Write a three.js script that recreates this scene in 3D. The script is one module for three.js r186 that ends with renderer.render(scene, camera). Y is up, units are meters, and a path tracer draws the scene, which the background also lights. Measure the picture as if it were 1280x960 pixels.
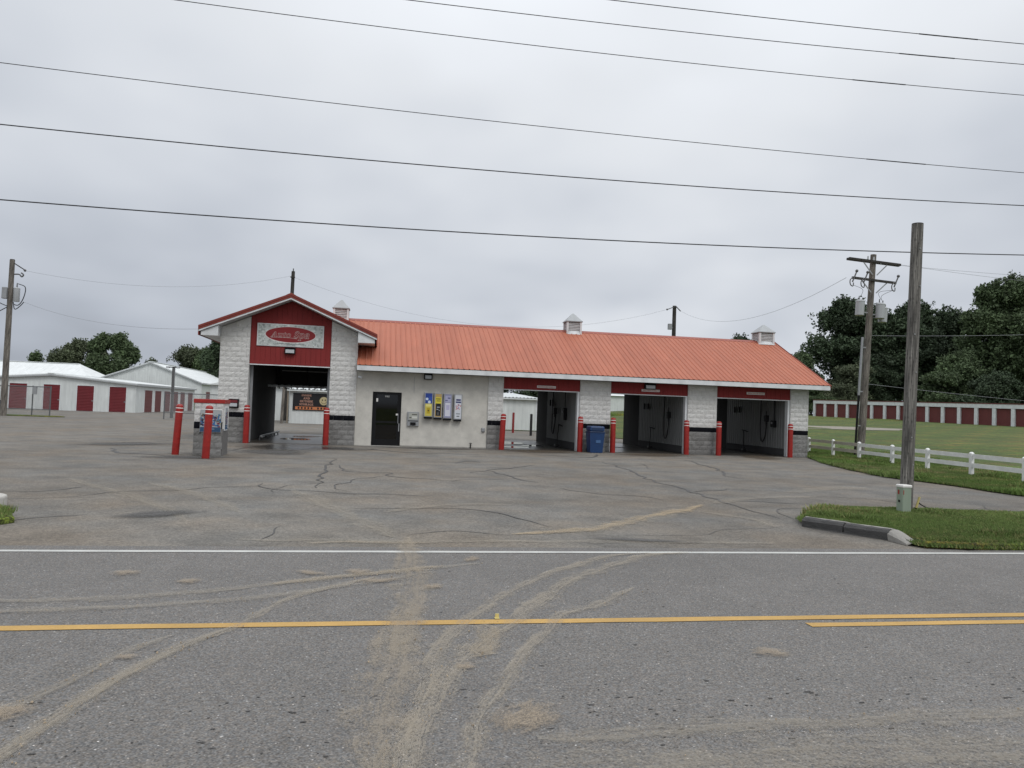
import * as THREE from 'three';
import { mergeGeometries } from 'three/addons/utils/BufferGeometryUtils.js';
import { RoundedBoxGeometry } from 'three/addons/geometries/RoundedBoxGeometry.js';

// ------------------------------------------------------------------ camera, sky, sun, exposure
const scene = new THREE.Scene();
const camera = new THREE.PerspectiveCamera(53.13, 4 / 3, 0.1, 2500);
camera.position.set(0, 1.7, 0);
const RAD = Math.PI / 180;
camera.rotation.set(1.89 * RAD, -10.11 * RAD, 2.06 * RAD, 'YXZ');
const renderer = new THREE.WebGLRenderer({ antialias: true });
renderer.toneMapping = THREE.LinearToneMapping;
renderer.toneMappingExposure = 1.0;
renderer.shadowMap.enabled = true;

function rng(seed) { let s = seed >>> 0; return () => { s = (s + 0x6D2B79F5) >>> 0; let t = s; t = Math.imul(t ^ (t >>> 15), t | 1); t ^= t + Math.imul(t ^ (t >>> 7), t | 61); return ((t ^ (t >>> 14)) >>> 0) / 4294967296; }; }
function hash2(x, y, s) { let h = Math.imul(x, 374761393) ^ Math.imul(y, 668265263) ^ Math.imul(s, 1274126177); h = Math.imul(h ^ (h >>> 13), 1274126177); return ((h ^ (h >>> 16)) >>> 0) / 4294967296; }
const sm = (t) => t * t * (3 - 2 * t);
const clamp = (v, a = 0, b = 1) => Math.min(b, Math.max(a, v));
const step = (a, b, v) => sm(clamp((v - a) / (b - a)));
function vnoise(x, y, s, px = 1e9, py = 1e9) {
  const xi = Math.floor(x), yi = Math.floor(y), fx = sm(x - xi), fy = sm(y - yi);
  const m = (a, n) => ((a % n) + n) % n;
  const a = hash2(m(xi, px), m(yi, py), s), b = hash2(m(xi + 1, px), m(yi, py), s), c = hash2(m(xi, px), m(yi + 1, py), s), d = hash2(m(xi + 1, px), m(yi + 1, py), s);
  return (a + (b - a) * fx) * (1 - fy) + (c + (d - c) * fx) * fy;
}
function fbm(x, y, s, oct = 4) { let v = 0, a = 0.5, t = 0; for (let i = 0; i < oct; i++) { v += a * vnoise(x, y, s + i); t += a; a *= 0.5; x *= 2.03; y *= 2.03; } return v / t; }

{ // overcast sky: brighter towards the zenith, soft cloud bands, a thin bright gap low in the distance
  const W = 1024, H = 512, d = new Float32Array(W * H * 4);
  for (let j = 0; j < H; j++) for (let i = 0; i < W; i++) {
    const u = (i + 0.5) / W, v = (j + 0.5) / H, ph = (u - 0.5) * 2 * Math.PI, th = (v - 0.5) * Math.PI;
    const y = Math.sin(th), cx = Math.cos(th) * Math.cos(ph), cz = Math.cos(th) * Math.sin(ph), el = Math.max(y, 0);
    const k = 1 / (el + 0.25), n = fbm(cx * k * 1.7 + 17, cz * k * 1.7 + 5, 3, 4), n2 = fbm(cx * k * 4 + 3, cz * k * 4 + 9, 11, 4), n3 = fbm(cx * k * 0.7 + 40, cz * k * 0.7 + 21, 23, 3);
    let L = 0.475 + 0.8 * Math.pow(el, 1.2) + (n - 0.5) * 0.3 + (n2 - 0.5) * 0.07 + (n3 - 0.5) * 0.26;
    const az = Math.atan2(cx, -cz) / RAD, e = th / RAD;
    L += 0.24 * Math.exp(-Math.pow((az - 26) / 16, 2)) * Math.exp(-Math.pow((e - 4) / 6, 2)) * (0.6 + 0.8 * n);
    const w = clamp((L - 0.5) / 0.3);
    const o = (j * W + i) * 4;
    d[o] = L * (0.91 + 0.045 * w); d[o + 1] = L * (0.985 + 0.008 * w); d[o + 2] = L * (1.115 - 0.065 * w); d[o + 3] = 1;
    if (y < -0.02) { d[o] = 0.2; d[o + 1] = 0.19; d[o + 2] = 0.175; }
  }
  const t = new THREE.DataTexture(d, W, H, THREE.RGBAFormat, THREE.FloatType);
  t.mapping = THREE.EquirectangularReflectionMapping; t.magFilter = THREE.LinearFilter; t.minFilter = THREE.LinearFilter; t.wrapS = THREE.RepeatWrapping; t.needsUpdate = true;
  scene.background = t; scene.environment = t;
}
const sun = new THREE.DirectionalLight(new THREE.Color(1, 0.975, 0.94), 1.1);
sun.position.set(25, 60, 12); sun.target.position.set(5, 0, -32);
sun.castShadow = true; sun.shadow.radius = 45; sun.shadow.mapSize.set(2048, 2048);
Object.assign(sun.shadow.camera, { left: -90, right: 120, top: 110, bottom: -110, near: 1, far: 320 });
scene.add(sun, sun.target);

// ------------------------------------------------------------------ helpers
const org = new Map(), used = new Map();
function numbered(n) { const k = used.get(n) || 0; used.set(n, k + 1); return k ? n + '_' + String(k).padStart(3, '0') : n; }
function thing(name, label, category, pos = [0, 0, 0], group, local = false) {
  const o = new THREE.Group(); o.name = numbered(name); o.position.set(...pos); o.userData = { label, category };
  if (group) o.userData.group = group;
  scene.add(o); org.set(o, local ? [0, 0, 0] : pos); return o;
}
function origin(p) { while (p && !org.has(p)) p = p.parent; return p ? org.get(p) : [0, 0, 0]; }
function mesh(name, geo, mat) { const m = new THREE.Mesh(geo, mat); m.name = name; m.castShadow = m.receiveShadow = true; return m; }
function add(p, name, geo, mat) { const [x, y, z] = origin(p); geo.translate(-x, -y, -z); const m = mesh(name, geo, mat); p.add(m); return m; }   // geometry in world metres
function put(p, name, geo, mat, x, y, z) { const o = origin(p); const m = mesh(name, geo, mat); m.position.set(x - o[0], y - o[1], z - o[2]); p.add(m); return m; }   // shared geometry
function struct(name, geo, mat) { const m = mesh(numbered(name), geo, mat); m.userData.kind = 'structure'; scene.add(m); org.set(m, [0, 0, 0]); return m; }
function solo(name, geo, mat, label, category, pos, group) { const [x, y, z] = pos; geo.translate(-x, -y, -z); const m = mesh(numbered(name), geo, mat); m.position.set(x, y, z); m.userData = { label, category }; if (group) m.userData.group = group; scene.add(m); org.set(m, pos); return m; }
function uvm(g) {   // texture coordinates in metres, by the face's own main direction
  if (g.index) g = g.toNonIndexed();
  const p = g.attributes.position; if (!g.attributes.normal) g.computeVertexNormals();
  const uv = new Float32Array(p.count * 2), a = new THREE.Vector3(), b = new THREE.Vector3(), c = new THREE.Vector3();
  for (let i = 0; i < p.count; i += 3) {
    a.fromBufferAttribute(p, i); b.fromBufferAttribute(p, i + 1); c.fromBufferAttribute(p, i + 2);
    const n = b.clone().sub(a).cross(c.clone().sub(a)), ax = Math.abs(n.x), ay = Math.abs(n.y), az = Math.abs(n.z);
    [a, b, c].forEach((q, k) => { const o = (i + k) * 2; if (az >= ax && az >= ay) { uv[o] = q.x; uv[o + 1] = q.y; } else if (ax >= ay) { uv[o] = q.z; uv[o + 1] = q.y; } else { uv[o] = q.x; uv[o + 1] = q.z; } });
  }
  g.setAttribute('uv', new THREE.BufferAttribute(uv, 2));
  for (const k of Object.keys(g.attributes)) if (!['position', 'normal', 'uv', 'color'].includes(k)) g.deleteAttribute(k);
  return g;
}
const box = (x0, x1, y0, y1, z0, z1) => uvm(new THREE.BoxGeometry(Math.abs(x1 - x0), Math.abs(y1 - y0), Math.abs(z1 - z0)).translate((x0 + x1) / 2, (y0 + y1) / 2, (z0 + z1) / 2));
const rbox = (x0, x1, y0, y1, z0, z1, r = 0.015) => uvm(new RoundedBoxGeometry(Math.abs(x1 - x0), Math.abs(y1 - y0), Math.abs(z1 - z0), 2, r).translate((x0 + x1) / 2, (y0 + y1) / 2, (z0 + z1) / 2));
function prism(pts, z0, z1) { const s = new THREE.Shape(pts.map((p) => new THREE.Vector2(p[0], p[1]))); return uvm(new THREE.ExtrudeGeometry(s, { depth: Math.abs(z1 - z0), bevelEnabled: false }).translate(0, 0, Math.min(z0, z1))); }
function rod(p, q, r, r2 = r, seg = 8) {
  const a = new THREE.Vector3(...p), b = new THREE.Vector3(...q), d = b.clone().sub(a), L = d.length();
  const g = new THREE.CylinderGeometry(r2, r, L, seg).translate(0, L / 2, 0);
  g.applyQuaternion(new THREE.Quaternion().setFromUnitVectors(new THREE.Vector3(0, 1, 0), d.normalize())); g.translate(...p); return uvm(g);
}
function bar(p, q, w, h) {   // box along a line, h upwards
  const a = new THREE.Vector3(...p), b = new THREE.Vector3(...q), L = a.distanceTo(b);
  const g = new THREE.BoxGeometry(w, h, L); const m = new THREE.Matrix4().lookAt(b, a, new THREE.Vector3(0, 1, 0)); g.applyMatrix4(m); g.translate((p[0] + q[0]) / 2, (p[1] + q[1]) / 2, (p[2] + q[2]) / 2); return uvm(g);
}
const tube = (pts, r, n = 24, seg = 6) => uvm(new THREE.TubeGeometry(new THREE.CatmullRomCurve3(pts.map((p) => new THREE.Vector3(...p))), n, r, seg, false));
const merge = (list) => mergeGeometries(list.map((g) => (g.index ? g.toNonIndexed() : g)));
const lathe = (pts, seg = 16) => uvm(new THREE.LatheGeometry(pts.map((p) => new THREE.Vector2(p[0], p[1])), seg));

// ------------------------------------------------------------------ textures
function tex(w, h, f, { srgb = false, repeat = [1, 1] } = {}) {
  const d = new Uint8Array(w * h * 4);
  for (let j = 0; j < h; j++) for (let i = 0; i < w; i++) { const c = f(i, j, i / w, j / h), o = (j * w + i) * 4; if (typeof c === 'number') { d[o] = d[o + 1] = d[o + 2] = clamp(c) * 255; } else { d[o] = clamp(c[0]) * 255; d[o + 1] = clamp(c[1]) * 255; d[o + 2] = clamp(c[2]) * 255; } d[o + 3] = 255; }
  const t = new THREE.DataTexture(d, w, h); t.wrapS = t.wrapT = THREE.RepeatWrapping; t.magFilter = THREE.LinearFilter; t.minFilter = THREE.LinearMipmapLinearFilter; t.generateMipmaps = true;
  if (srgb) t.colorSpace = THREE.SRGBColorSpace; t.repeat.set(...repeat); t.needsUpdate = true; return t;
}
const tn = (u, v, c, s) => vnoise(u * c, v * c, s, c, c);   // tiling noise with c cells
const tfb = (u, v, c, s, o = 4) => { let x = 0, a = 0.5, t = 0; for (let i = 0; i < o; i++) { x += a * tn(u, v, c << i, s + i); t += a; a *= 0.55; } return x / t; };
// road aggregate: 3 m tile, stones of 6 to 20 mm
const roadStone = new Float32Array(1024 * 1024), roadH = new Float32Array(1024 * 1024);
{
  const r = rng(5);
  for (let j = 0; j < 1024; j++) for (let i = 0; i < 1024; i++) { const u = i / 1024, v = j / 1024; const a = tn(u, v, 420, 1), b = tn(u, v, 230, 2), c = tfb(u, v, 12, 3, 4); roadStone[j * 1024 + i] = 0.86 + (a - 0.5) * 0.4 + (b - 0.5) * 0.1 + (c - 0.5) * 0.07; roadH[j * 1024 + i] = a * 0.55 + b * 0.45; }
  for (let k = 0; k < 7500; k++) { const x = Math.floor(r() * 1024), y = Math.floor(r() * 1024), q = r(), s = q < 0.5 ? 0.42 : q < 0.9 ? 1.42 : 1.9, n = r() < 0.3 ? 2 : 1; for (let a = 0; a <= n; a++) for (let b = 0; b < n; b++) roadStone[((y + b) % 1024) * 1024 + (x + a) % 1024] *= s; }
}
const roadMap = tex(1024, 1024, (i, j, u, v) => { const g = roadStone[j * 1024 + i] * 0.49, w = (tn(u, v, 230, 8) - 0.5) * 0.06; return [g * (1.02 + w), g * 0.993, g * (0.958 - w)]; }, { srgb: true, repeat: [1 / 3, 1 / 3] });
const roadBump = tex(1024, 1024, (i, j) => roadH[j * 1024 + i], { repeat: [1 / 3, 1 / 3] });
const lotMap = tex(1024, 1024, (i, j, u, v) => { const a = tn(u, v, 420, 31), b = tfb(u, v, 8, 32, 6), c = tn(u, v, 150, 39); const g = 0.485 * (0.86 + (a - 0.5) * 0.3 + (b - 0.5) * 0.3 + (c - 0.5) * 0.14); const w = tfb(u, v, 5, 41, 4) - 0.5; return [g * (1.02 + 0.09 * w), g * 0.985, g * (0.93 - 0.1 * w)]; }, { srgb: true, repeat: [1 / 5, 1 / 5] });
const lotBump = tex(512, 512, (i, j, u, v) => tn(u, v, 220, 51) * 0.6 + tfb(u, v, 10, 52, 4) * 0.4, { repeat: [1 / 2.5, 1 / 2.5] });
const grassMap = tex(1024, 1024, (i, j, u, v) => { const a = tn(u, v, 380, 61), b = tfb(u, v, 9, 62, 6), c = tn(u, v, 120, 66), d = tfb(u, v, 5, 67, 4); const g = 0.55 + (a - 0.5) * 0.55 + (c - 0.5) * 0.3 + (b - 0.5) * 0.35, dry = clamp((d - 0.45) * 2.6); return [g * (0.5 + 0.22 * dry), g * (0.62 + 0.05 * dry), g * (0.28 + 0.07 * dry)]; }, { srgb: true, repeat: [1 / 5, 1 / 5] });
const grain = tex(512, 512, (i, j, u, v) => 0.93 + (tn(u, v, 200, 71) - 0.5) * 0.08 + (tfb(u, v, 6, 72, 5) - 0.5) * 0.14, { srgb: true, repeat: [1 / 1.7, 1 / 1.7] });
const grainBump = tex(256, 256, (i, j, u, v) => tn(u, v, 110, 81) * 0.5 + tfb(u, v, 12, 82, 4) * 0.5, { repeat: [1 / 0.6, 1 / 0.6] });
const streak = tex(256, 512, (i, j, u, v) => { const a = vnoise(u * 90, v * 3, 91, 90, 3), b = vnoise(u * 24, v * 2, 92, 24, 2), c = tfb(u, v, 5, 93, 4); return 0.93 + (a - 0.5) * 0.035 + (b - 0.5) * 0.045 + (c - 0.5) * 0.08; }, { srgb: true, repeat: [1 / 2.3, 1 / 4.1] });
const woodMap = tex(256, 1024, (i, j, u, v) => { const a = vnoise(u * 70, v * 9, 101, 70, 9), b = vnoise(u * 26, v * 5, 102, 26, 5), c = tfb(u, v, 4, 103, 5), k = vnoise(u * 110, v * 30, 105, 110, 30); const g = 0.48 * (0.85 + (a - 0.5) * 0.55 + (b - 0.5) * 0.42 + (c - 0.5) * 0.32) * (k > 0.82 ? 0.62 : 1); return [g * 1.0, g * 0.98, g * 0.95]; }, { srgb: true, repeat: [1 / 0.5, 1 / 2.2] });
const woodBump = tex(256, 1024, (i, j, u, v) => vnoise(u * 70, v * 9, 101, 70, 9) * 0.7 + vnoise(u * 110, v * 30, 105, 110, 30) * 0.3, { repeat: [1 / 0.5, 1 / 2.2] });
const ribBump = tex(256, 4, (i) => { const t = (i / 256 * 3) % 1; return t < 0.12 ? t / 0.12 : t < 0.24 ? 1 : t < 0.36 ? 1 - (t - 0.24) / 0.12 : 0; }, { repeat: [1 / 0.9, 1] });
// loose dirt: grains thinning out at the sides of a wheel path, with tread gaps
function dirtTex(seed, tread, dens, cap) {
  return tex(256, 1024, (i, j, u, v) => {
    const side = Math.min(u, 1 - u) * 2, wob = vnoise(u * 3, v * 22, seed + 5, 3, 22);
    const ed = step(0.0, 0.75, side + (wob - 0.5) * 0.6), n = vnoise(u * 110, v * 300, seed, 110, 300), m = vnoise(u * 8, v * 34, seed + 1, 8, 34), l = vnoise(u * 3, v * 8, seed + 2, 3, 8), st = vnoise(u * 26, v * 6, seed + 3, 26, 6);
    let a = ed * (0.34 + 0.3 * m + 0.35 * (l - 0.4) + 0.5 * (st - 0.5));
    if (tread) { const t = Math.abs(((u * 3.2 + (((v * 46) % 1) > 0.5 ? 0.25 : 0)) % 1) - 0.5); a *= t > 0.13 ? 1 : 0.68; }
    const n4 = vnoise(u * 60, v * 170, seed + 8, 60, 170); return cap * clamp((a * dens * 1.25 + (n - 0.5) * 0.8 * Math.min(1, a * 3) + (n4 - 0.5) * 0.5 * Math.min(1, a * 3) - 0.12) * 1.25);
  });
}
const dirtA = dirtTex(201, false, 1.0, 0.4), dirtB = dirtTex(211, true, 1.1, 0.44), dirtC = dirtTex(221, false, 1.2, 0.6), dirtD = dirtTex(231, false, 0.9, 0.36);
const blotch2 = tex(256, 256, (i, j, u, v) => { const r = Math.hypot(u - 0.5, v - 0.5) * 2, n = fbm(u * 7, v * 7, 331, 4), g = fbm(u * 70, v * 70, 335, 2); return clamp((step(0.85, 0.2, r + (n - 0.5) * 1.2)) * (0.3 + 0.5 * n) + (g - 0.5) * 0.9 * step(0.95, 0.6, r)); });
const blotch = tex(512, 512, (i, j, u, v) => { const r = Math.hypot(u - 0.5, v - 0.5) * 2, n = fbm(u * 5, v * 5, 301, 5), g = fbm(u * 60, v * 60, 305, 2); return clamp((step(1, 0.25, r + (n - 0.5) * 0.9)) * (0.35 + 0.9 * n) + (g - 0.5) * 0.5 * (r < 0.95 ? 1 : 0)) * (r < 0.97 ? 1 : 0); });

const chips = tex(256, 256, (i, j, u, v) => { const a = tfb(u, v, 9, 371, 4), b = tn(u, v, 90, 377), g = 0.9 + (a - 0.5) * 0.25; return b > 0.86 && a > 0.52 ? g * 0.45 : g; }, { srgb: true, repeat: [1 / 0.7, 1 / 0.7] });
const wear = tex(1024, 256, (i, j, u, v) => { const a = tfb(u, v, 10, 351, 5), b = tn(u, v, 128, 357), c = tn(u, v, 250, 359); return clamp((0.62 - a * 0.55 - (b - 0.5) * 0.2 - (c - 0.5) * 0.5 + 0.22) * 4); }, { repeat: [1 / 2.4, 1 / 0.6] });
// ------------------------------------------------------------------ materials
const C = (r, g, b) => new THREE.Color().setRGB(r, g, b);
function M(r, g, b, o = {}) { return new THREE.MeshStandardMaterial({ color: C(r, g, b), roughness: 0.75, ...o }); }
const G = { map: grain };
const mat = {
  road: M(0.97, 0.97, 0.98, { map: roadMap, bumpMap: roadBump, bumpScale: 0.003, roughness: 0.9, vertexColors: true }),
  lot: M(1.03, 0.99, 0.94, { map: lotMap, bumpMap: lotBump, bumpScale: 0.006, roughness: 0.88, vertexColors: true }),
  grass: M(1.25, 1.25, 1.15, { map: grassMap, roughness: 0.95, vertexColors: true }),
  blade: M(1, 1, 1, { roughness: 0.8, side: THREE.DoubleSide }),
  whiteLine: M(0.6, 0.6, 0.57, { ...G, alphaMap: wear, transparent: true, bumpMap: grainBump, bumpScale: 0.003 }),
  yellowLine: M(0.58, 0.36, 0.11, { ...G, alphaMap: wear, transparent: true, bumpMap: grainBump, bumpScale: 0.003 }),
  blockWhite: [0.0, 0.02, -0.02].map((d) => M(0.74 + d, 0.73 + d, 0.705 + d, { map: grain, bumpMap: grainBump, bumpScale: 0.012, roughness: 0.9 })),
  blockGrey: [0.0, 0.03, -0.03].map((d) => M(0.25 + d, 0.245 + d, 0.235 + d, { map: grain, bumpMap: grainBump, bumpScale: 0.012, roughness: 0.92 })),
  blockBlack: [0, 0, 0].map(() => new THREE.MeshPhysicalMaterial({ color: C(0.007, 0.007, 0.01), roughness: 0.95, specularIntensity: 0.25 })),
  mortarWhite: M(0.7, 0.69, 0.665, { map: grain }), mortarGrey: M(0.17, 0.165, 0.16, { map: grain }),
  stucco: M(0.66, 0.635, 0.575, { map: grain, bumpMap: grainBump, bumpScale: 0.003, roughness: 0.9 }),
  red: M(0.25, 0.016, 0.015, { map: streak, roughness: 0.7 }),
  redTrim: M(0.24, 0.035, 0.022, { map: grain, roughness: 0.5 }),
  roof: [0, 0.02, -0.015, 0.01].map((d) => M(0.475 + d, 0.15 + d * 0.5, 0.083 + d * 0.3, { map: streak, roughness: 0.6 })),
  ridge: M(0.36, 0.10, 0.07, { map: streak, roughness: 0.5 }),
  whiteTrim: M(0.78, 0.8, 0.81, { map: grain, roughness: 0.5 }),
  soffit: M(0.5, 0.5, 0.5, { map: grain }),
  darkMetal: new THREE.MeshPhysicalMaterial({ color: C(0.008, 0.008, 0.009), roughness: 0.5, specularIntensity: 0.4 }), rubber: M(0.012, 0.012, 0.012, { roughness: 0.5 }),
  tunnelDark: new THREE.MeshPhysicalMaterial({ color: C(0.1, 0.1, 0.102), map: streak, roughness: 0.9, specularIntensity: 0.3 }),  // one dark grey tone for tunnel walls, rear header and kickboards
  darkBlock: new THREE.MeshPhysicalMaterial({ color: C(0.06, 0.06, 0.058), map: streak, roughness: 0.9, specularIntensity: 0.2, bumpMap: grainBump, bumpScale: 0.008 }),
  liner: M(0.26, 0.265, 0.26, { map: streak, roughness: 0.5 }),
  ceiling: M(0.3, 0.3, 0.3, { map: streak }),
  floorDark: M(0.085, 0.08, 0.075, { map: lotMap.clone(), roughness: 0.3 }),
  water: M(0.025, 0.025, 0.025, { roughness: 0.04 }),
  steel: M(0.42, 0.43, 0.44, { map: grain, roughness: 0.42, metalness: 0.6 }),
  galv: M(0.36, 0.37, 0.38, { map: grain, roughness: 0.55, metalness: 0.3 }),
  can: M(0.46, 0.48, 0.49, { map: streak, roughness: 0.5 }),
  bollard: M(0.42, 0.024, 0.018, { map: chips, roughness: 0.42 }), bandWhite: M(0.75, 0.73, 0.7, { roughness: 0.5 }),
  bollardBlack: M(0.015, 0.015, 0.016, { roughness: 0.5 }), bollardDull: M(0.26, 0.03, 0.03, { map: grain }),
  wood: M(1.1, 1.08, 1.05, { map: woodMap, bumpMap: woodBump, bumpScale: 0.012, roughness: 0.95 }),
  woodPale: M(1.15, 1.08, 1.0, { map: woodMap, bumpMap: woodBump, bumpScale: 0.01, roughness: 0.95 }),
  woodDark: M(0.3, 0.29, 0.28, { map: woodMap, roughness: 0.95 }),
  wire: M(0.02, 0.021, 0.024, { roughness: 0.6 }), wirePale: M(0.3, 0.31, 0.33, { roughness: 0.6 }), porcelain: M(0.1, 0.1, 0.1, { roughness: 0.3 }),
  storeWall: M(0.74, 0.77, 0.755, { map: streak, bumpMap: ribBump, bumpScale: 0.008, roughness: 0.55 }),
  storeRoof: M(0.84, 0.87, 0.86, { map: streak, bumpMap: ribBump, bumpScale: 0.012, roughness: 0.5 }),
  doorRed: M(0.17, 0.012, 0.018, { map: streak, roughness: 0.55 }), doorBrick: M(0.16, 0.032, 0.03, { map: streak, roughness: 0.6 }),
  concrete: M(0.36, 0.345, 0.315, { map: grain, bumpMap: grainBump, bumpScale: 0.008, roughness: 0.92 }), concretePale: M(0.56, 0.54, 0.5, { map: grain, bumpMap: grainBump, bumpScale: 0.008, roughness: 0.92 }),
  scuffed: M(0.07, 0.068, 0.066, { map: grain, bumpMap: grainBump, bumpScale: 0.014, roughness: 0.75 }),
  vinyl: M(0.87, 0.87, 0.855, { map: grain, roughness: 0.45 }), plank: M(0.5, 0.45, 0.39, { map: grain, roughness: 0.9 }),
  pedestal: M(0.3, 0.36, 0.28, { map: streak, roughness: 0.55 }), pvcYellow: M(0.62, 0.52, 0.2, { roughness: 0.5 }),
  binBlue: M(0.012, 0.05, 0.155, { map: grain, roughness: 0.42 }), binDark: M(0.01, 0.03, 0.085, { roughness: 0.4 }),
  glass: new THREE.MeshPhysicalMaterial({ color: C(0.2, 0.21, 0.22), transmission: 1, thickness: 0, roughness: 0.02, ior: 1.5 }),
  lens: M(0.5, 0.52, 0.54, { roughness: 0.15 }),
  seal: M(0.06, 0.058, 0.056, { roughness: 0.6 }),
  brass: M(0.4, 0.38, 0.33, { roughness: 0.4, metalness: 0.6 }), brownTin: M(0.24, 0.2, 0.15, { roughness: 0.6 }),
  pipe: M(0.11, 0.115, 0.12, { roughness: 0.5 }),
  bark: M(0.075, 0.06, 0.048, { map: grain, roughness: 0.95 }),
  gravel: M(0.33, 0.3, 0.25, { map: grain, bumpMap: grainBump, bumpScale: 0.02, roughness: 0.95 }),
};
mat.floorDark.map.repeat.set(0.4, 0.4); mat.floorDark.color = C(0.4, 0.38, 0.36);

// ------------------------------------------------------------------ terrain
function rise(x, z) { const d = Math.hypot(x, z); return 0.0214 * Math.max(0, Math.min(d, 185) - 41) * step(14, 44, x); }
const EDGE = [[-9.3, 22], [-11.2, 21.2], [-12.8, 20], [-15, 17.4], [-16.5, 16.05], [-17.6, 15.95], [-19, 16.1], [-20.3, 15.95], [-21.5, 15.85], [-23, 16.15], [-24.7, 16.6], [-26.4, 17.15], [-28, 17.7], [-29.8, 18.5], [-31.3, 19.2], [-33, 20], [-41, 20.1], [-48, 17], [-50, 15.6], [-60, 14.6], [-80, 14.2], [-95, 13], [-112, 12], [-118, -400], [-600, -400]];
function edgeX(z) { for (let i = 0; i < EDGE.length - 1; i++) { const [a, b] = [EDGE[i], EDGE[i + 1]]; if (z <= a[0] && z >= b[0]) return a[1] + (b[1] - a[1]) * (a[0] - z) / (a[0] - b[0]); } return EDGE[0][1]; }
function gridGeo(nx, nz, at, color) {
  const p = [], uv = [], col = [], idx = [];
  for (let j = 0; j <= nz; j++) for (let i = 0; i <= nx; i++) { const [x, y, z] = at(i / nx, j / nz); p.push(x, y, z); uv.push(x, -z); const c = color(x, z); col.push(...c); }
  for (let j = 0; j < nz; j++) for (let i = 0; i < nx; i++) { const a = j * (nx + 1) + i, b = a + 1, c = a + nx + 1, d = c + 1; idx.push(a, b, c, b, d, c); }
  const g = new THREE.BufferGeometry(); g.setAttribute('position', new THREE.Float32BufferAttribute(p, 3)); g.setAttribute('uv', new THREE.Float32BufferAttribute(uv, 2)); g.setAttribute('color', new THREE.Float32BufferAttribute(col, 3)); g.setIndex(idx); g.computeVertexNormals(); return g;
}
const grassCol = (x, z) => { const n = fbm(x * 0.07, z * 0.16, 401, 5), m = fbm(x * 0.6, z * 0.6, 411, 3), dry = clamp((n - 0.47) * 3.2), k = 0.8 + (m - 0.5) * 0.5; return [k * (0.82 + 0.4 * dry), k * (0.84 + 0.17 * dry), k * (0.47 + 0.36 * dry)]; };
struct('ground', gridGeo(40, 40, (u, v) => { const x = (u - 0.5) * 1600, z = 300 - v * 1300; return [x, Math.max(-0.1, -0.1 + (z < -118 ? rise(x, z) - 0.3 * step(-118, -140, z) : 0)), z]; }, grassCol), mat.grass);
const ZS = []; { let z = -9.36; while (z > -420) { ZS.push(z); z -= z > -34 ? 0.4 : z > -60 ? 1 : z > -110 ? 2.5 : 8; } }
struct('grass_field', gridGeo(90, ZS.length - 1, (u, v) => { const z = ZS[Math.round(v * (ZS.length - 1))], e = edgeX(z), x = e + (340 - e) * Math.pow(u, 2.6); return [x, 0.03 + rise(x, z) + 0.05 * (fbm(x * 0.3, z * 0.3, 77, 3) - 0.5) * step(0, 3, x - e), z]; }, grassCol), mat.grass);

// ------------------------------------------------------------------ road
const roadTone = (x, z) => { const n = fbm(x * 0.25, z * 0.5, 421, 4), m = fbm(x * 1.3, z * 1.3, 431, 3); const k = 1 + (n - 0.5) * 0.2 + (m - 0.5) * 0.1; return [k, k, k]; };
const road = struct('road', gridGeo(400, 44, (u, v) => [(u - 0.5) * 200, 0, 1.6 - v * 10.97], roadTone), mat.road);
struct('roadside', gridGeo(40, 8, (u, v) => [(u - 0.5) * 260, 0.02, 60 - v * 58.42], grassCol), mat.grass);
const strip = (x0, x1, z0, z1, y, n = 80, wob = 0.012, seed = 1) => { const g = gridGeo(n, 1, (u, v) => { const x = x0 + (x1 - x0) * u; return [x, y, (v ? z1 : z0) + (vnoise(x * 3, v * 9, seed) - 0.5) * wob]; }, () => [1, 1, 1]); g.deleteAttribute('color'); return g; };
add(road, 'edge_line', strip(-100, 100, -9.1 + 0.11, -9.1, 0.005, 500, 0.014, 3), mat.whiteLine);
add(road, 'centre_line', strip(-100, 100, -6.04, -6.16, 0.005, 500, 0.012, 5), mat.yellowLine);
add(road, 'centre_line', strip(3.62, 100, -5.83, -5.94, 0.005, 300, 0.012, 7), mat.yellowLine);
function ribbon(pts, w, y, vs = 0.33, wob = 0.06, seed = 1, taper = 0.15) {
  const c = new THREE.CatmullRomCurve3(pts.map((p) => new THREE.Vector3(p[0], 0, p[1]))), L = c.getLength(), n = Math.max(6, Math.ceil(L / 0.16)), p = [], uv = [], idx = [];
  for (let i = 0; i <= n; i++) { const t = i / n, q = c.getPointAt(t), d = c.getTangentAt(t), k = w * (0.8 + 0.4 * vnoise(t * L * 1.4, seed, 9)) * Math.min(1, 0.25 + Math.min(t, 1 - t) / taper), o = (vnoise(t * L * 2.2, seed, 19) - 0.5) * wob; const nx = -d.z, nz = d.x; p.push(q.x + nx * (k / 2 + o), y, q.z + nz * (k / 2 + o), q.x - nx * (k / 2 - o), y, q.z - nz * (k / 2 - o)); uv.push(0, t * L * vs + seed * 0.37, 1, t * L * vs + seed * 0.37); if (i < n) { const a = i * 2; idx.push(a, a + 2, a + 1, a + 1, a + 2, a + 3); } }
  const g = new THREE.BufferGeometry(); g.setAttribute('position', new THREE.Float32BufferAttribute(p, 3)); g.setAttribute('uv', new THREE.Float32BufferAttribute(uv, 2)); g.setIndex(idx); g.computeVertexNormals(); return g;
}
const dirt = (r, g, b, a) => M(r, g, b, { alphaMap: a, transparent: true, roughness: 0.95, side: THREE.DoubleSide });
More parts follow.
